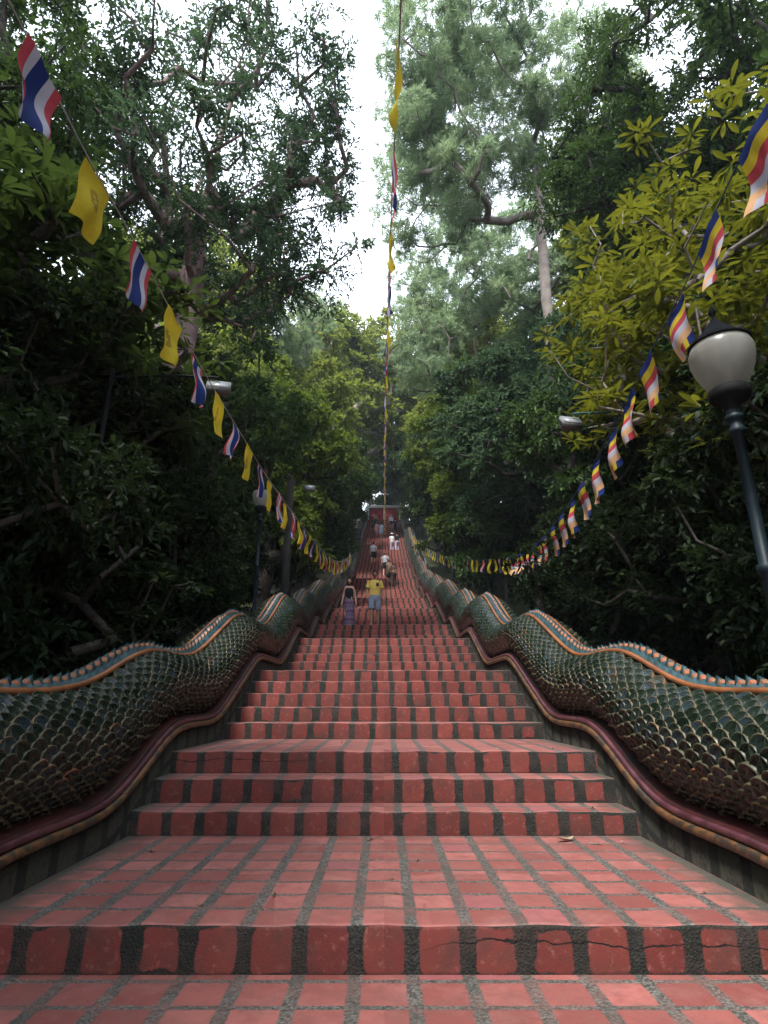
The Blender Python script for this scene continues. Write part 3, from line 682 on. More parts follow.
def person(loc, H, rz, lab, skin='fair', hair='dark', top='white', bottom='navy', lower='shorts', sleeves=True, stride=.12, up=0., lean=0., armL=(0, 0), armR=(0, 0), female=False, long_hair=False, shoes='shoe', bag=None, hat=None, backpack=None, head_down=0., pocket=False):
    """built facing -Y; armX = (swing forward m, outwards m)"""
    k = H/1.75; root = empty('person', loc, rz); tag(root, lab, 'person', 'visitors on the stairs')
    P = lambda x, y, z: np.array((x, y-lean*max(0, z-.9)*1.0, z-abs(lean)*max(0, z-.9)*.35))*k
    sw = .16 if female else .205; hw = .095
    fl_, fr_ = (-stride, up), (stride, 0.)                     # left foot forward and possibly one tread up
    j = {}
    j['pel'] = P(0, 0, .95); j['sp'] = P(0, .01, 1.12); j['ch'] = P(0, .005, 1.32); j['nk'] = P(0, .0, 1.47); j['hb'] = P(0, -.01-head_down*.5, 1.56)
    for sd_, (fy, fz) in ((-1, fl_), (1, fr_)):
        j['hip%d' % sd_] = P(sd_*hw, 0, .90); kz = .50+fz*.7
        j['kn%d' % sd_] = np.array((sd_*(hw+.01), fy*.75-.05-(.12 if fz else 0), kz))*k
        j['an%d' % sd_] = np.array((sd_*(hw+.005), fy+.02, .085+fz))*k; j['to%d' % sd_] = np.array((sd_*(hw+.03), fy-.15, .035+fz))*k
        af, ao = (armL if sd_ < 0 else armR)
        j['sh%d' % sd_] = P(sd_*(sw-.03), 0, 1.42)
        j['el%d' % sd_] = P(sd_*(sw+.015+ao*.5), .03-af*.35, 1.13); j['wr%d' % sd_] = P(sd_*(sw+.02+ao), -.03-af, .88+abs(af)*.5)
        d = j['wr%d' % sd_]-j['el%d' % sd_]; d /= np.linalg.norm(d); j['ha%d' % sd_] = j['wr%d' % sd_]+d*.075*k
    names = list(j); idx = {n_: i for i, n_ in enumerate(names)}
    rad = {'pel': .125, 'sp': .105, 'ch': .13, 'nk': .052, 'hb': .055}
    for sd_ in (-1, 1):
        for a, b in (('hip', .088), ('kn', .054), ('an', .036), ('to', .032), ('sh', .055), ('el', .038), ('wr', .026), ('ha', .032)): rad['%s%d' % (a, sd_)] = b
    E = [('pel', 'sp'), ('sp', 'ch'), ('ch', 'nk'), ('nk', 'hb')]
    for sd_ in (-1, 1):
        E += [('pel', 'hip%d' % sd_), ('hip%d' % sd_, 'kn%d' % sd_), ('kn%d' % sd_, 'an%d' % sd_), ('an%d' % sd_, 'to%d' % sd_), ('ch', 'sh%d' % sd_), ('sh%d' % sd_, 'el%d' % sd_), ('el%d' % sd_, 'wr%d' % sd_), ('wr%d' % sd_, 'ha%d' % sd_)]
    V, F = skin_mesh([j[n_] for n_ in names], [(idx[a], idx[b]) for a, b in E], [rad[n_]*k for n_ in names])
    m = MB(); m.add(V, F)
    for sd_ in (-1, 1):                                        # fingers and thumb, slightly curled
        w_, h_ = j['wr%d' % sd_], j['ha%d' % sd_]; d = (h_-w_)/np.linalg.norm(h_-w_); sdv = np.array((0, 1., 0)); sdv -= d*(sdv@d); sdv /= np.linalg.norm(sdv); inn = np.array((-sd_, 0, 0.))
        for q, L in enumerate((.072, .082, .078, .060)):
            o_ = h_+sdv*(q-1.5)*.019*k*-1; m.tube([o_-d*.02*k, o_+d*L*.45*k, o_+d*L*.8*k+inn*.012*k, o_+d*L*k+inn*.03*k], [.0095*k, .009*k, .008*k, .006*k], 6)
        o_ = w_+d*.03*k-sdv*.025*k; m.tube([o_, o_-sdv*.02*k+d*.03*k+inn*.01*k, o_-sdv*.025*k+d*.06*k+inn*.018*k], [.011*k, .010*k, .007*k], 6)
    # head
    hc = j['hb']+np.array((0, -.012-head_down*.6, .085-head_down*.15))*k
    nth, nph = 16, 14; g = np.zeros((nph+1, nth, 3))
    for a in range(nph+1):
        for b in range(nth):
            ph_, th_ = math.pi*a/nph, 2*math.pi*b/nth; z = -math.cos(ph_); r_ = math.sin(ph_); x = r_*math.cos(th_); y = r_*math.sin(th_)
            w = .074*(1-.22*max(0, -z)**1.3); dpt = .095*(1-.12*max(0, -z))
            yy = y*dpt
            if y < -.8 and -.35 < z < .15: yy -= .018*(1-abs(z+.12)/.3) if abs(x) < .25 else 0
            g[a, b] = (x*w, yy, z*.118)
    g = np.concatenate([g, g[:, :1]], 1); m.grid(g*k+hc)
    for sd_ in (-1, 1):
        m.lathe([(0, -.010*k), (.009*k, -.005*k), (.009*k, .005*k), (0, .010*k)], 8, 1, hc+np.array((sd_*.030, -.083, .008))*k)
        m.lathe([(0, -.03*k), (.012*k, -.015*k), (.014*k, .012*k), (0, .026*k)], 8, 0, hc+np.array((sd_*.075, .005, -.005))*k)
    m.box(hc+np.array((0, -.088, -.058))*k, (.045*k, .012*k, .012*k), 2)
    m.build('body', [SKIN[skin], EYE, LIP], root, smooth=True)
    # hair
    m = MB(); g = []
    for a in range(9):
        row = []
        for b in range(25):
            th_ = 2*math.pi*b/24; back = .5+.5*math.sin(th_); ph_ = math.pi*(.36+.40*back**.8)*a/8
            row.append((.086*math.sin(ph_)*math.cos(th_), .108*math.sin(ph_)*math.sin(th_)+.004, .130*math.cos(ph_)+.010))
        g.append(row)
    m.grid(np.array(g)*k+hc)
    if long_hair: loft(m, [tuple(hc+np.array((0, .045, .06))*k)+(.085*k, .055*k), tuple(hc+np.array((0, .065, -.06))*k)+(.092*k, .042*k), tuple(hc+np.array((0, .085, -.20))*k)+(.085*k, .035*k), tuple(hc+np.array((0, .09, -.30))*k)+(.03*k, .015*k)], 14)
    m.build('hair', HAIR[hair], root, smooth=True)
    # top
    m = MB(); dep = .115 if not female else .105; wx = .185 if not female else .155
    zt = [(.88, .98, .98), (.98, .94, .98), (1.12, .90, .96), (1.26, 1.0, 1.08), (1.36, 1.06, 1.05), (1.43, .92, .88), (1.475, .50, .62)]
    if not sleeves and female: zt = [(.96, .94, .95), (1.06, .88, .92), (1.16, .88, .98), (1.28, .98, 1.14), (1.36, .95, 1.0), (1.39, .8, .85)]
    loft(m, [tuple(P(0, .002, z))+(wx*a*k, dep*b*k) for z, a, b in zt])
    for sd_ in (-1, 1):
        sh, el = j['sh%d' % sd_], j['el%d' % sd_]
        if sleeves: limb(m, sh-np.array((sd_*.03, 0, -.02))*k, sh+(el-sh)*.68, .082*k, .074*k)
        else: limb(m, P(sd_*.085, -.03, 1.34), P(sd_*.09, 0, 1.46), .014*k, .012*k, 6); limb(m, P(sd_*.09, 0, 1.46), P(sd_*.085, .05, 1.34), .012*k, .014*k, 6)
    tp = m.build('shirt' if sleeves else 'vest_top', CL[top], root, smooth=True)
    if pocket:
        m = MB(); m.box(P(.085, -.128, 1.315), (.085*k, .012*k, .10*k)); m.build('pocket', CL['navy'], tp)
    # bottom
    m = MB()
    if lower == 'skirt':
        loft(m, [(0, 0, z*k, a*k, b*k) for z, a, b in ((1.02, .135, .10), (.94, .165, .13), (.85, .185, .15), (.6, .195, .17), (.35, .20, .185), (.10, .205, .20), (.06, .20, .195))], 24)
    else:
        loft(m, [tuple(P(0, 0, z))+(a*k, b*k) for z, a, b in ((1.0, .165, .112), (.92, .185, .125), (.84, .185, .125), (.79, .16, .10))])
        for sd_ in (-1, 1):
            hp_, kn, an = j['hip%d' % sd_], j['kn%d' % sd_], j['an%d' % sd_]
            if lower == 'shorts': limb(m, hp_, hp_+(kn-hp_)*.86, .108*k, .098*k, 12)
            else: limb(m, hp_, kn, .105*k, .078*k, 12); limb(m, kn, an+(kn-an)*.08, .078*k, .062*k, 12)
    m.build({'skirt': 'skirt', 'shorts': 'shorts', 'trousers': 'trousers'}[lower], CL[bottom], root, smooth=True)
    for sd_ in (-1, 1):
        an, to = j['an%d' % sd_], j['to%d' % sd_]; m = MB(); f_ = an*np.array((1, 1, 0)); z0 = an[2]-.085*k
        g = []
        for q, w, h in ((.055, .030, .07), (.03, .042, .10), (-.05, .040, .075), (-.13, .046, .055), (-.19, .030, .035)):
            g.append([(f_[0]+sd_*.012*(q < 0)*k+w*k*math.cos(a), f_[1]+q*k, z0+max(0, h*k*(.5+.5*math.sin(a)))) for a in np.linspace(0, 2*math.pi, 11)])
        m.grid(np.array(g)); m.build('shoe', CL[shoes], root, smooth=True)
    if hat:
        m = MB(); m.lathe([(.17, .05), (.165, .062), (.1, .07), (.095, .12), (.07, .15), (0, .158)], 18, 0, hc); m.build('hat', CL[hat], root, smooth=True)
    if bag:
        hb_ = j['ha1']; b_ = empty('shoulder_bag', (0, 0, 0)); b_.parent = root
        m = MB(); loft(m, [(hb_[0]+.10*k, hb_[1]+.02, z*k, rx*k, ry*k) for z, rx, ry in ((.62, .02, .02), (.64, .14, .09), (.78, .17, .11), (.92, .15, .09), (.96, .05, .03))], 16); m.build('bag_body', CL[bag], b_, smooth=True)
        m = MB(); m.tube([P(.20, .0, .92), P(.21, -.05, 1.3), P(.12, -.03, 1.5), P(.18, .06, 1.3), P(.24, .03, .92)], .012, 6); m.build('strap', CL[bag], b_)
    if backpack:
        b_ = empty('backpack', (0, 0, 0)); b_.parent = root
        m = MB(); loft(m, [tuple(P(0, .17, z))+(rx*k, ry*k) for z, rx, ry in ((1.00, .08, .04), (1.02, .14, .08), (1.2, .15, .095), (1.38, .14, .08), (1.44, .06, .03))], 14); m.build('bag_body', CL[backpack], b_, smooth=True)
        for sd_ in (-1, 1):
            m = MB(); m.tube([P(sd_*.10, .12, 1.42), P(sd_*.11, .02, 1.485), P(sd_*.12, -.13, 1.38), P(sd_*.13, -.10, 1.18), P(sd_*.13, .10, 1.08)], .014, 6); m.build('strap', CL[backpack], b_)
    return root
PI = math.pi
person((-.30, 18.3, 2.2), 1.82, .05, 'man in yellow t-shirt with dark pocket and grey blue shorts walking down', 'tan', 'dark', 'yellow', 'greyblue', 'shorts', stride=.10, armL=(.12, .02), armR=(.02, .06), head_down=.06, shoes='shoe_w', pocket=True)
person((-1.13, 18.6, 2.2), 1.66, .0, 'woman in black vest top and long patterned skirt walking down on the left', 'fair', 'dark', 'black', 'pattern', 'skirt', sleeves=False, stride=.08, armL=(.02, .06), armR=(.06, .06), female=True, long_hair=True)
def on(y): return stair_z(y)
def ppl(x, y, *a, **k): person((x, y, on(y)), *a, **k)
ppl(.57, 34.5, 1.68, PI, 'person in brown clothes with a black shoulder bag bending forward on the stairs', 'tan', 'brown', 'brown', 'brown', 'trousers', stride=.14, up=.0, lean=.35, head_down=.1, female=True, bag='black', long_hair=True)
ppl(.32, 35.4, 1.60, PI+.2, 'person in pale peach top next to the one with the black bag', 'fair', 'fair', 'peach', 'khaki', 'shorts', stride=.12, lean=.12, female=True, armL=(.2, .05))
ppl(.08, 38.7, 1.74, PI, 'person in grey shirt and black shorts climbing in the middle of the stairs', 'fair', 'brown', 'grey', 'black', 'shorts', stride=.13, lean=.1, shoes='shoe_w')
ppl(-.82, 43.3, 1.80, PI, 'man in light grey t-shirt and dark shorts climbing along the left side', 'fair', 'dark', 'grey', 'black', 'shorts', stride=.14, lean=.06, armL=(.1, .05))
ppl(1.15, 49.3, 1.80, PI, 'person with dark top and pale lilac trousers climbing near the right rail', 'fair', 'dark', 'black', 'lilac', 'trousers', stride=.12, lean=.05)
ppl(.72, 50.2, 1.72, PI, 'person in white shirt and hat climbing beside the lilac trousers', 'fair', 'dark', 'white', 'lilac', 'trousers', stride=.1, hat='white')
ppl(1.20, 58.3, 1.82, PI, 'person with navy backpack climbing near the top on the right', 'fair', 'dark', 'navy', 'black', 'trousers', stride=.12, backpack='navy')
ppl(.80, 62.4, 1.75, 0, 'person in white shirt coming down near the top on the right', 'fair', 'dark', 'white', 'navy', 'shorts', stride=.1)
ppl(-.25, 56.6, 1.76, PI, 'person in light blue top and blue shorts climbing near the top', 'fair', 'dark', 'lightblue', 'lightblue', 'shorts', stride=.12, female=True)
ppl(-.72, 57.4, 1.66, PI+.2, 'person in pink top climbing near the top left of the pair', 'fair', 'brown', 'pink', 'pink', 'shorts', stride=.12, female=True, long_hair=True)
ppl(-1.15, 54.5, 1.72, PI, 'person in dark clothes near the top against the left rail', 'tan', 'dark', 'black', 'brown', 'trousers', stride=.1)
ppl(-.95, 63.6, 1.62, 0, 'person in khaki top highest up on the left under the gate', 'tan', 'dark', 'khaki', 'navy', 'trousers', stride=.1)

# ------------------------------------------------------------------ fallen leaves and crumbs
def fallen(name, x, y, z, L, rz, lab, curl=.3, mat='dry', w=.32):
    r = MB(); n = 9; g = []
    for i in range(n):
        t_ = i/(n-1); ww = L*w*math.sin(math.pi*min(1, t_*.96+.03))**.8*.5
        g.append([(L*(t_-.5), sx*ww, .004+.5*curl*L*(t_-.5)**2*2+abs(sx)*ww*.45+.006*math.sin(5*t_)) for sx in (-1, -.5, 0, .5, 1)])
    r.grid(np.array(g)); r.tube([(L*.48, 0, .5*curl*L*.46), (L*.62, .01, .01), (L*.8, .02, .006)], .0018, 5)
    o = r.build(name, M[mat], smooth=True); o.location = (x, y, z+.002); o.rotation_euler = (0, 0, rz); tag(o, lab, 'leaf', 'fallen leaves on the stairs'); return o
fallen('fallen_leaf', 1.36, 4.86, -.992, .17, .5, 'largest dry curled leaf lying right of centre at the foot of the upper steps', .7)
fallen('fallen_leaf', 1.56, 4.75, -.992, .12, -.15, 'pale narrow dry leaf beside the largest curled leaf', .2, w=.15)
fallen('fallen_leaf', -.10, 4.90, -.992, .07, .9, 'small dry leaf near the middle at the back of the paved landing', .4)
fallen('fallen_leaf', 1.74, 3.62, -.992, .035, .3, 'tiny pale leaf near the right front corner of the landing', .5)
fallen('fallen_leaf', -1.62, 4.55, -.992, .08, 2.2, 'small brown leaf by the left wall at the back of the landing', .5)
fallen('fallen_leaf', .22, 4.3, -.992, .04, 1.2, 'tiny brown leaf in the middle of the landing', .4)
rl = random.Random(12)
for q in range(16):
    i_ = rl.choice([0, 0, 0, 1, 2, 3, 3, 4, 8, 9]); ya, za = STEPS[i_]; yb = STEPS[i_+1][0]
    fallen('fallen_leaf', rl.uniform(-1.85, 1.85), rl.uniform(ya+.05, yb-.04), za, rl.uniform(.02, .05), rl.uniform(0, 6), 'tiny dry leaf scrap dropped on the lower red steps', rl.uniform(.2, .7), w=rl.uniform(.25, .6))

# ------------------------------------------------------------------ vegetation
def small_leaves(P, D, size, rs, asp=.45, fold=.25):
    """one folded rhombic leaf per point P pointing along D"""
    n = len(P); D = D/(np.linalg.norm(D, axis=1)[:, None]+1e-9)
    U = rs.normal(size=(n, 3))*.45+np.array((0, 0, 1.)); U -= D*np.sum(U*D, 1)[:, None]; U /= np.linalg.norm(U, axis=1)[:, None]+1e-9
    S = np.cross(D, U); L = (size*rs.uniform(.65, 1.25, n))[:, None]
    if fold == 0:
        a = P; b = P+D*L*.48+S*L*asp*.5; c = P+D*L; d = P+D*L*.48-S*L*asp*.5
        return np.stack([a, b, c, d], 1).reshape(-1, 3), np.arange(4*n).reshape(n, 4)
    f_ = U*L*fold*.3; w = S*L*asp*.5; c = P+D*L-U*L*.16
    V = np.stack([P, P+D*L*.26+w*.82+f_, P+D*L*.66+w*.86+f_*.8, c, P+D*L*.66-w*.86+f_*.8, P+D*L*.26-w*.82+f_], 1).reshape(-1, 3)
    F = (np.array([(0, 1, 2, 3), (0, 3, 4, 5)])[None]+np.arange(n)[:, None, None]*6).reshape(-1, 4)
    return V, F
def big_leaves(P, D, size, rs, asp=.30, droop=.35):
    n = len(P); D = D/(np.linalg.norm(D, axis=1)[:, None]+1e-9)
    U = rs.normal(size=(n, 3))*.18+np.array((0, 0, 1.)); U -= D*np.sum(U*D, 1)[:, None]; U /= np.linalg.norm(U, axis=1)[:, None]+1e-9
    S = np.cross(D, U); L = (size*rs.uniform(.6, 1.15, n))[:, None]; dr = (droop*rs.uniform(.2, 1.4, n))[:, None]
    V = []
    for t_, w in ((0, .06), (.12, .10), (.38, .72), (.66, 1.0), (.88, .6), (1.0, .03)):
        c = P+D*L*t_-U*L*dr*t_*t_
        V += [c-S*L*asp*.5*w+U*L*.05*w, c, c+S*L*asp*.5*w+U*L*.05*w]
    V = np.stack(V, 1); F = []
    for k in range(5):
        F += [(3*k, 3*k+1, 3*k+4, 3*k+3), (3*k+1, 3*k+2, 3*k+5, 3*k+4)]
    F = (np.array(F)[None]+np.arange(n)[:, None, None]*18).reshape(-1, 4)
    return V.reshape(-1, 3), F

def skeleton(base, clumps, rs, r0=.03, trunk=None, jitter=.12, step=.6):
    """grow a branch graph from base through the trunk polyline to every clump; returns nodes, parents, radii"""
    N = [np.array(base, float)]; Pn = [-1]
    if trunk is not None:
        for q in trunk:
            a = N[-1]; q = np.array(q, float); k = max(1, int(np.linalg.norm(q-a)/step))
            for j in range(1, k+1):
                N.append(a+(q-a)*j/k+rs.normal(size=3)*jitter*.25*(j < k)); Pn.append(len(N)-2)
    n0 = len(N)
    org = N[-1] if trunk is None else N[int(n0*.6)]
    order = np.argsort(np.linalg.norm(clumps-org, axis=1)); ends = []
    minz = base[2]+.35*(org[2]-base[2])
    for ci in order:
        c = clumps[ci]; A = np.array(N)
        dd = np.linalg.norm(A-c, axis=1)+np.clip(A[:, 2]-c[2]+.2, 0, None)*1.2+(A[:, 2] < minz)*5
        b = int(np.argmin(dd)); a = A[b]; L = np.linalg.norm(c-a); k = max(1, int(L/step)); par = b
        bow = np.array((0, 0, -.12*L))+rs.normal(size=3)*.08*L
        for j in range(1, k+1):
            t_ = j/k; q = a+(c-a)*t_+bow*math.sin(math.pi*t_)+rs.normal(size=3)*jitter*(j < k)*.5
            N.append(q); Pn.append(par); par = len(N)-1
        ends.append(par)
    w = np.zeros(len(N))
    for e in ends: w[e] += 1
    for i in range(len(N)-1, 0, -1): w[Pn[i]] += w[i]
    return np.array(N), np.array(Pn), r0*np.maximum(w, .4)**.5
def branches(mb, N, Pn, rad, n=6, off=np.zeros(3), flare=None):
    idx = np.arange(1, len(N)); p = Pn[idx]; A = N[p]-off; B = N[idx]-off; T = B-A; T /= np.linalg.norm(T, axis=1)[:, None]+1e-9
    ref = np.where(np.abs(T[:, 2:3]) < .9, np.array([[0, 0, 1.]]), np.array([[1., 0, 0]]))
    a = np.cross(T, ref); a /= np.linalg.norm(a, axis=1)[:, None]+1e-9; b = np.cross(T, a)
    th = np.linspace(0, 2*np.pi, n, endpoint=False); ra = np.minimum(rad[p], rad[idx]*1.5+.01); rb = rad[idx]
    ring = lambda C_, r: C_[:, None]+r[:, None, None]*(a[:, None]*np.cos(th)[None, :, None]+b[:, None]*np.sin(th)[None, :, None])
    A = A-T*rb[:, None]*.3
    V = np.concatenate([ring(A, ra), ring(B, rb)], 1); k = np.arange(n)
    F = np.stack([k, (k+1) % n, n+(k+1) % n, n+k], -1); F = (F[None]+(np.arange(len(idx))*2*n)[:, None, None]).reshape(-1, 4)
    mb.add(V.reshape(-1, 3), F)

def crown_clumps(c, rad, n, rs, shell=.35, flat=.0):
    d = rs.normal(size=(n, 3)); d /= np.linalg.norm(d, axis=1)[:, None]
    r = rs.uniform(shell**3, 1, n)**(1/3)
    lump = 1+.18*np.sin(d[:, 0]*4+rs.uniform(0, 6))+.15*np.sin(d[:, 2]*5+rs.uniform(0, 6))
    return np.array(c)+d*np.array(rad)*(r*lump)[:, None]

def foliage(mb, clumps, cr, nleaf, size, rs, kind='small', asp=.45, low=.75):
    for c in clumps:
        R_ = cr*rs.uniform(.6, 1.35)
        if kind == 'whorl':
            for _ in range(max(1, int(nleaf/9))):
                cc = c+rs.normal(size=3)*R_*.45; k = rs.randint(7, 12); az = rs.uniform(0, 6.28)+np.arange(k)*2.4; el = rs.uniform(-.35, .75, k)
                D = np.stack([np.cos(az)*np.cos(el), np.sin(az)*np.cos(el), np.sin(el)], -1)
                V, F = big_leaves(np.repeat(cc[None], k, 0)+D*.03, D, size, rs, asp); mb.add(V, F)
        elif kind == 'needle':
            nt = nleaf//22
            d = rs.normal(size=(nt, 3)); d /= np.linalg.norm(d, axis=1)[:, None]; T = c+d*R_*rs.uniform(.45, 1, nt)[:, None]*np.array((1.15, 1.15, .6))
            k = 22; D = d[:, None]*.6+rs.normal(size=(nt, k, 3))*.75+np.array((0, 0, .35)); P = np.repeat(T[:, None], k, 1)
            V, F = small_leaves(P.reshape(-1, 3), D.reshape(-1, 3), size, rs, asp, 0); mb.add(V, F)
        else:
            # sprays: leaves follow short twigs radiating out of the clump
            nt = max(3, nleaf//9); d = rs.normal(size=(nt, 3)); d[:, 2] += .15; d /= np.linalg.norm(d, axis=1)[:, None]
            k = 9; t_ = np.linspace(.35, 1, k)[None, :, None]*rs.uniform(.7, 1.05, (nt, 1, 1))
            bend = np.array((0, 0, -.35))*t_**2
            P = c+(d[:, None]*t_+bend)*R_*np.array((1.1, 1.1, .82))
            side = rs.normal(size=(nt, k, 3)); D = d[:, None]*.8+side*.65+np.array((0, 0, -.12))
            V, F = small_leaves(P.reshape(-1, 3), D.reshape(-1, 3), size, rs, asp); mb.add(V, F)

def tree(name, lab, cat, base, crowns, leafm, barkm, seed, nleaf=260, size=.14, cr=.55, kind='small', r0=.03, trunk=None, group=None, asp=.45, gaps=0, step=.6, extra=None):
    """crowns: list of (centre, radii, number of clumps) in world metres"""
    rs = np.random.RandomState(seed); off = np.array(base, float)
    cl_ = np.concatenate([crown_clumps(c, r_, n, rs) for c, r_, n in crowns])
    if extra is not None: cl_ = np.concatenate([cl_, np.array(extra)])
    root = empty(name, tuple(base)); tag(root, lab, cat, group)
    N, Pn, rad = skeleton(base, cl_, rs, r0, trunk, step=step)
    m = MB(); branches(m, N, Pn, rad, 8, off); m.build('trunk', barkm, root, smooth=True)
    m = MB(); foliage(m, cl_-off, cr, nleaf, size, rs, kind, asp); m.build('crown', leafm, root)
    return root
def copy_tree(src, name, lab, base, rz, sc, group=None):
    r = src.copy(); r.name = name; COL.objects.link(r); r.location = base; r.rotation_euler = (0, 0, rz); r.scale = sc
    r['label'] = lab
    if group: r['group'] = group
    for ch in src.children:
        c = ch.copy(); COL.objects.link(c); c.parent = r
    return r
def gz(x, y): return float(ground_z(np.array(float(x)), np.array(float(y))))

# near right: big-leaved tree, yellow green
tree('frangipani_tree', 'yellow green tree with long leaves behind the nearest lamp post on the right', 'tree', (5.0, 7.2, gz(5, 7.2)),
     [((5.1, 7.4, 6.0), (2.1, 2.4, 2.6), 100), ((4.3, 6.6, 4.1), (1.3, 1.9, 1.3), 42), ((5.4, 5.4, 5.2), (1.6, 1.5, 2.2), 45), ((3.9, 8.5, 5.6), (1.1, 1.5, 1.6), 34)], M['leaf_yellow'], M['bark_pale'], 11, nleaf=30, size=.26, cr=.42, kind='whorl', r0=.010,
     trunk=[(4.9, 7.3, .8), (5.1, 7.2, 2.4)], asp=.27, step=.4)
tree('frangipani_tree', 'dark green tree with broad leaves behind the nearest left flags', 'tree', (-5.1, 7.6, gz(-5.1, 7.6)),
     [((-5.2, 7.4, 5.7), (2.2, 2.5, 2.0), 120), ((-4.4, 8.4, 5.4), (1.4, 1.8, 1.9), 55), ((-5.6, 5.6, 5.6), (1.6, 1.6, 1.7), 50)], M['leaf_magnolia'], M['bark'], 12, nleaf=34, size=.30, cr=.36, kind='whorl', r0=.0145,
     trunk=[(-5.0, 7.6, .8), (-5.2, 7.5, 2.2)], asp=.34, step=.4)
# tall left tree against the sky
tree('broadleaf_tree', 'tall dark tree with pinkish trunk spreading against the sky on the left', 'tree', (-5.6, 12.6, gz(-5.6, 12.6)),
     [((-5.2, 12.4, 15.5), (4.4, 4.4, 4.6), 120), ((-3.4, 12.8, 11.6), (2.3, 2.6, 2.6), 52), ((-8.4, 12, 13), (3.0, 3, 4), 60), ((-4.8, 9.6, 13.5), (2.6, 2.2, 2.6), 30), ((-2.2, 13.4, 14.6), (1.3, 1.8, 2.6), 26), ((-2.2, 12.2, 17.6), (1.2, 1.8, 2.2), 22)],
     M['leaf_blue'], M['bark_pink'], 21, nleaf=230, size=.115, cr=.62, r0=.019, trunk=[(-5.4, 12.4, 5), (-5.0, 12.3, 9), (-4.9, 12.2, 12.5), (-4.4, 12, 16.5)])
tree('broadleaf_tree', 'tall dark leafy tree at the upper left corner behind the nearest flag', 'tree', (-9.5, 9.0, gz(-9.5, 9)),
     [((-8.6, 9.0, 11.5), (3.0, 3.0, 4.2), 110), ((-6.6, 6.6, 9.8), (1.6, 1.6, 1.6), 20)], M['leaf_dark'], M['bark'], 22, nleaf=330, size=.115, cr=.6, r0=.02, trunk=[(-9.3, 9, 5), (-8.8, 9, 9)])
# right: pine
tree('pine_tree', 'tall pale pine with long bare crooked limbs rising above the right side', 'tree', (6.3, 18.5, gz(6.3, 18.5)),
     [((4.6, 18.5, 25.5), (5.0, 4.6, 4.0), 120), ((2.9, 18.5, 20.6), (2.9, 3, 2.0), 44), ((8.5, 19, 23), (3, 3, 4), 40), ((3.0, 17, 27.5), (3.0, 3, 2.6), 40), ((1.9, 18.0, 23.6), (1.5, 2, 2.0), 26)],
     M['leaf_pine'], M['bark_pale'], 31, nleaf=620, size=.30, cr=.68, kind='needle', r0=.0125, trunk=[(6.15, 18.3, 8), (6.2, 18.3, 14.5), (6.4, 18.4, 19.5), (6.3, 18.4, 25)], asp=.10)
tree('pine_tree', 'hazy pine crown beyond the tall pine, close to the gap of sky', 'tree', (6.8, 33, gz(6.8, 33)),
     [((4.8, 32, 27.5), (4.2, 4, 5), 90), ((3.0, 31, 21), (2.4, 3, 4), 50)],
     M['leaf_pine'], M['bark_pale'], 32, nleaf=520, size=.36, cr=.85, kind='needle', r0=.02, trunk=[(6.6, 33, 14), (6.0, 33, 24)], asp=.11)
# dark tree upper right
tree('broadleaf_tree', 'dark dense tree at the upper right corner above the striped flags', 'tree', (8.3, 12.0, gz(8.3, 12)),
     [((8.0, 11.2, 15.8), (3.3, 3.2, 3.6), 110), ((5.6, 11.6, 13.6), (1.7, 1.7, 2.2), 34), ((9.5, 9.8, 12.4), (2.4, 2.4, 3.0), 50)], M['leaf_dark'], M['bark'], 41, nleaf=330, size=.115, cr=.6, r0=.018, trunk=[(8.1, 12, 5), (7.6, 11.8, 10), (7.8, 11.5, 13.5)])
# middle masses
tree('broadleaf_tree', 'rounded mid green tree left of the stairs beyond the lamp', 'tree', (-5.0, 23.5, gz(-5, 23.5)),
     [((-4.3, 23.3, 11.2), (2.6, 2.8, 3.2), 90), ((-3.6, 23, 7.6), (1.6, 2, 1.8), 30)], M['leaf_mid'], M['bark'], 51, nleaf=300, size=.20, cr=.62, r0=.03, trunk=[(-4.8, 23.5, 6.5)])
tree('broadleaf_tree', 'dark green dome shaped tree right of the stairs below the pine', 'tree', (5.6, 19.5, gz(5.6, 19.5)),
     [((5.0, 19.5, 9.6), (2.7, 3.0, 3.6), 100), ((6.8, 17, 7.8), (2.4, 2.4, 3.4), 60)], M['leaf_blue'], M['bark'], 52, nleaf=320, size=.18, cr=.62, r0=.028, trunk=[(5.4, 19.5, 5)])
tree('broadleaf_tree', 'leafy green tree leaning in over the right balustrade halfway up', 'tree', (5.2, 29.5, gz(5.2, 29.5)),
     [((4.2, 29, 14.0), (2.5, 3.2, 4.2), 95), ((3.6, 28, 9.8), (1.2, 2, 2.0), 30)], M['leaf_mid'], M['bark'], 53, nleaf=300, size=.22, cr=.65, r0=.03, trunk=[(5.0, 29.5, 9)])
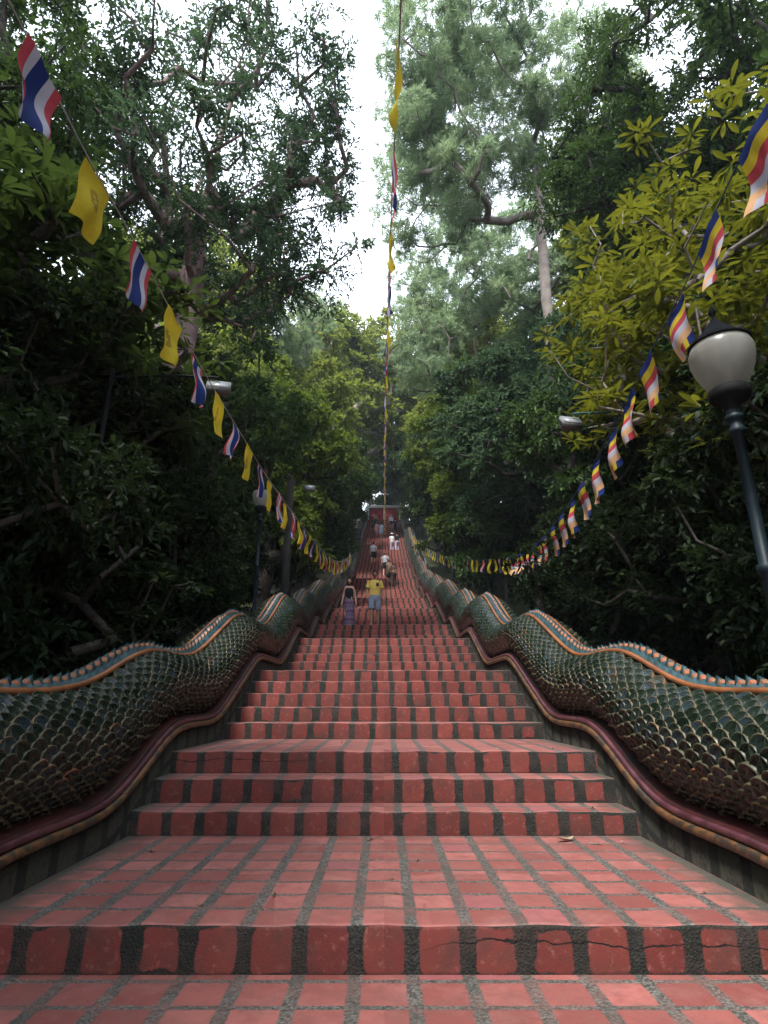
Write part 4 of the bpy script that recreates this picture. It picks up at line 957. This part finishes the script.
# prototypes for the rows up the slope and the forest behind; every copy is a tree of its own
M['leaf_bright'] = leaf_mat('leaf_bright', [(.04, .075, .016), (.09, .14, .024), (.16, .20, .034), (.26, .28, .05)], .4, .55, (.34, .38, .06))
P1 = tree('broadleaf_tree', 'x', 'tree', (0, 0, 0), [((0, 0, 8.2), (3.0, 3.0, 3.8), 95), ((1.2, .5, 4.8), (2.0, 2.0, 2.0), 30)], M['leaf_blue'], M['bark'], 61, nleaf=280, size=.24, cr=.75, r0=.03, trunk=[(.2, 0, 4)])
P2 = tree('broadleaf_tree', 'x', 'tree', (0, 0, 0), [((0, 0, 10.5), (3.2, 3.2, 5.0), 110)], M['leaf_bright'], M['bark_pale'], 62, nleaf=260, size=.26, cr=.8, r0=.03, trunk=[(-.2, 0, 3), (.2, 0, 7)])
P3 = tree('broadleaf_tree', 'x', 'tree', (0, 0, 0), [((0, 0, 6.4), (2.6, 2.6, 3.4), 85), ((0, 0, 3.0), (2.2, 2.2, 1.8), 40)], M['leaf_dark'], M['bark'], 63, nleaf=300, size=.18, cr=.62, r0=.028, trunk=[(0, .1, 3)])
P4 = tree('pine_tree', 'x', 'tree', (0, 0, 0), [((0, 0, 19), (3.8, 3.8, 4.2), 80), ((-1.0, 0, 13.5), (2.6, 2.6, 2), 22)], M['leaf_pine'], M['bark_pale'], 64, nleaf=520, size=.36, cr=.85, kind='needle', r0=.02, trunk=[(.2, 0, 8), (0, .2, 16)], asp=.11)
look = {1: 'bluish green dense tree', 2: 'tall mid green tree', 3: 'dark bushy tree', 4: 'slender pale pine'}
protos = {1: P1, 2: P2, 3: P3, 4: P4}; used = set()
ordn = ['first', 'second', 'third', 'fourth', 'fifth', 'sixth', 'seventh', 'eighth', 'ninth', 'tenth', 'eleventh', 'twelfth', 'thirteenth', 'fourteenth']
rr_ = random.Random(4)
rows = {
 'unseen rows added for shade': [(2, -5.4, -1.5, .9), (2, 5.6, -2.0, .9), (2, -6.2, -8.5, 1.0), (2, 6.0, -9.0, 1.0), (3, 5.2, 1.0, .9), (3, -5.6, 1.2, .9)],  # out-of-view trees beside and behind the camera, added to shade the balustrades
 'row left of the stairs': [(3, -5.6, 17.0, .95), (1, -4.9, 28.5, .95), (3, -4.3, 32.5, 1.05), (2, -5.0, 37.5, 1.0), (1, -4.6, 43, 1.05), (3, -4.6, 48, 1.2), (2, -4.4, 53.5, 1.7), (1, -4.6, 60, 1.0), (2, -4.2, 66, 1.7)],
 'row right of the stairs': [(3, 6.4, 13.2, .9), (3, 5.0, 24.5, 1.0), (1, 5.0, 35, 1.0), (3, 4.6, 39.5, 1.15), (2, 5.2, 43.5, .9), (1, 4.8, 49.0, 1.05), (3, 4.6, 54, 1.2), (2, 4.4, 58.5, 1.8), (1, 4.4, 65, 1.3)],
 'outer row on the left slope': [(3, -8.6, 13.5, 1.2), (2, -11.5, 19, .85), (1, -9.6, 24.5, .95), (2, -9.0, 31, 1.0), (4, -8.2, 36, 1.05), (1, -9.0, 42, 1.5), (2, -9.5, 50, 1.4), (4, -8.0, 58, 1.1), (2, -13, 34, 1.6), (1, -14, 26, 1.0), (2, -15, 14, .9), (3, -12, 8, 1.5)],
 'outer row on the right slope': [(3, 9.4, 12.6, 1.3), (2, 11, 17, .9), (1, 9.0, 25, 1.1), (4, 10, 30, 1.15), (2, 9.0, 38, 1.3), (4, 7.5, 45, 1.1), (1, 9.0, 52, 1.5), (2, 9, 60, 1.4), (2, 14, 24, 1.6), (1, 14, 36, 1.6), (3, 12, 8, 1.6)],
 'trees behind the temple gate': [(2, -3.6, 73.8, 1.6), (1, 4.2, 74.2, 1.7), (2, 8, 82, 1.7), (1, -8.5, 80, 1.8), (4, -2.5, 88, 1.1), (2, 1.4, 92, 1.55), (1, 12, 90, 1.9), (2, -13, 90, 1.9)],
}
for rname, lst in rows.items():
    for k, (pk, x, y, sc) in enumerate(sorted(lst, key=lambda q: q[2])):
        lab = f"{look[pk]}, {ordn[k]} from the front in the {rname}" if 'behind' not in rname else f"{look[pk]}, {ordn[k]} nearest of the {rname}"
        base = (x, y, gz(x, y)-.15); rz = rr_.uniform(0, 6.28); s3 = (sc*rr_.uniform(.92, 1.08), sc*rr_.uniform(.92, 1.08), sc*rr_.uniform(.92, 1.1))
        if pk not in used:
            used.add(pk); p = protos[pk]; p.location = base; p.rotation_euler = (0, 0, rz); p.scale = s3; p['label'] = lab; p['group'] = 'trees crowding both sides of the stairs'
        else: copy_tree(protos[pk], protos[pk].name.split('.')[0], lab, base, rz, s3, 'trees crowding both sides of the stairs')

# shrubs behind the balustrades
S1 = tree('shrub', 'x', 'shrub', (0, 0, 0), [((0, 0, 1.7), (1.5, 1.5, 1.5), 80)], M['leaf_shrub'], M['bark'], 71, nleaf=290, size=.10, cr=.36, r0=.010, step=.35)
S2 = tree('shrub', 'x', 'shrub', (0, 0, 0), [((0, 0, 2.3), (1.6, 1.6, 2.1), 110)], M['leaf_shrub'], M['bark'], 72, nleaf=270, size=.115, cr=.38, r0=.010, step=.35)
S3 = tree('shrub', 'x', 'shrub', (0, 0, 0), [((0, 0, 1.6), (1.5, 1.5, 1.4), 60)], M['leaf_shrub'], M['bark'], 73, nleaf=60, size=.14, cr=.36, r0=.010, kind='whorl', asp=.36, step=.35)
sl = {1: 'low leafy shrub', 2: 'tall rounded shrub', 3: 'broad leaved shrub'}; sp = {1: S1, 2: S2, 3: S3}; used = set()
shr = {'left': [(2, -4.6, 1.8, 1.0), (2, -5.0, 4.0, 1.15), (1, -4.5, 5.6, 1.2), (2, -5.6, 6.4, 1.35), (3, -4.3, 7.6, 1.1), (2, -4.9, 9.4, 1.2), (1, -4.4, 11.2, 1.2), (2, -5.6, 12.2, 1.45), (1, -4.6, 13.4, 1.1), (2, -5.2, 15.2, 1.1), (1, -4.9, 18.5, 1.2), (2, -4.7, 20.7, 1.0), (1, -4.6, 26, 1.2), (1, -4.4, 35, 1.2), (2, -7.4, 5.0, 1.6), (2, -7.5, 9.0, 1.6)],
       'right': [(2, 5.3, 2.2, 1.0), (2, 5.4, 4.6, 1.1), (1, 4.9, 6.4, 1.1), (3, 4.6, 8.6, 1.1), (2, 5.6, 9.2, 1.35), (1, 4.6, 10.8, 1.15), (2, 5.5, 12.2, 1.3), (1, 4.9, 13.6, 1.2), (2, 5.2, 15.6, 1.05), (1, 5.0, 17.6, 1.1), (2, 5.0, 21.8, 1.0), (1, 4.7, 26.8, 1.1), (1, 4.6, 32, 1.1), (2, 8.0, 5.2, 1.6), (2, 8.0, 9.2, 1.6)]}
ordn2 = ordn+['fifteenth', 'sixteenth', 'seventeenth']
for side, lst in shr.items():
    for k, (pk, x, y, sc) in enumerate(sorted(lst, key=lambda q: q[2])):
        lab = f"{sl[pk]} behind the {side} balustrade, {ordn2[k]} from the front"
        x += (1.3 if x > 0 else -1.3)*(y > 12); base = (x, y, gz(x, y)-.1); rz = rr_.uniform(0, 6.28); s3 = (sc, sc*rr_.uniform(.9, 1.1), sc*rr_.uniform(.9, 1.15))
        if pk not in used:
            used.add(pk); p = sp[pk]; p.location = base; p.rotation_euler = (0, 0, rz); p.scale = s3; p['label'] = lab; p['group'] = 'shrubs behind the balustrades'
        else: copy_tree(sp[pk], 'shrub', lab, base, rz, s3, 'shrubs behind the balustrades')

# ------------------------------------------------------------------ air
hz = MB(); hz.box((0, 40, 30), (130, 170, 74))
t = NT('haze_air'); pv = t.n('ShaderNodeVolumePrincipled'); pv.inputs['Color'].default_value = (.75, .87, 1.0, 1); pv.inputs['Density'].default_value = .0005; pv.inputs['Anisotropy'].default_value = .2
t.l(pv.outputs[0], t.out.inputs['Volume'])
tag(hz.build('haze', t.m), kind='stuff')
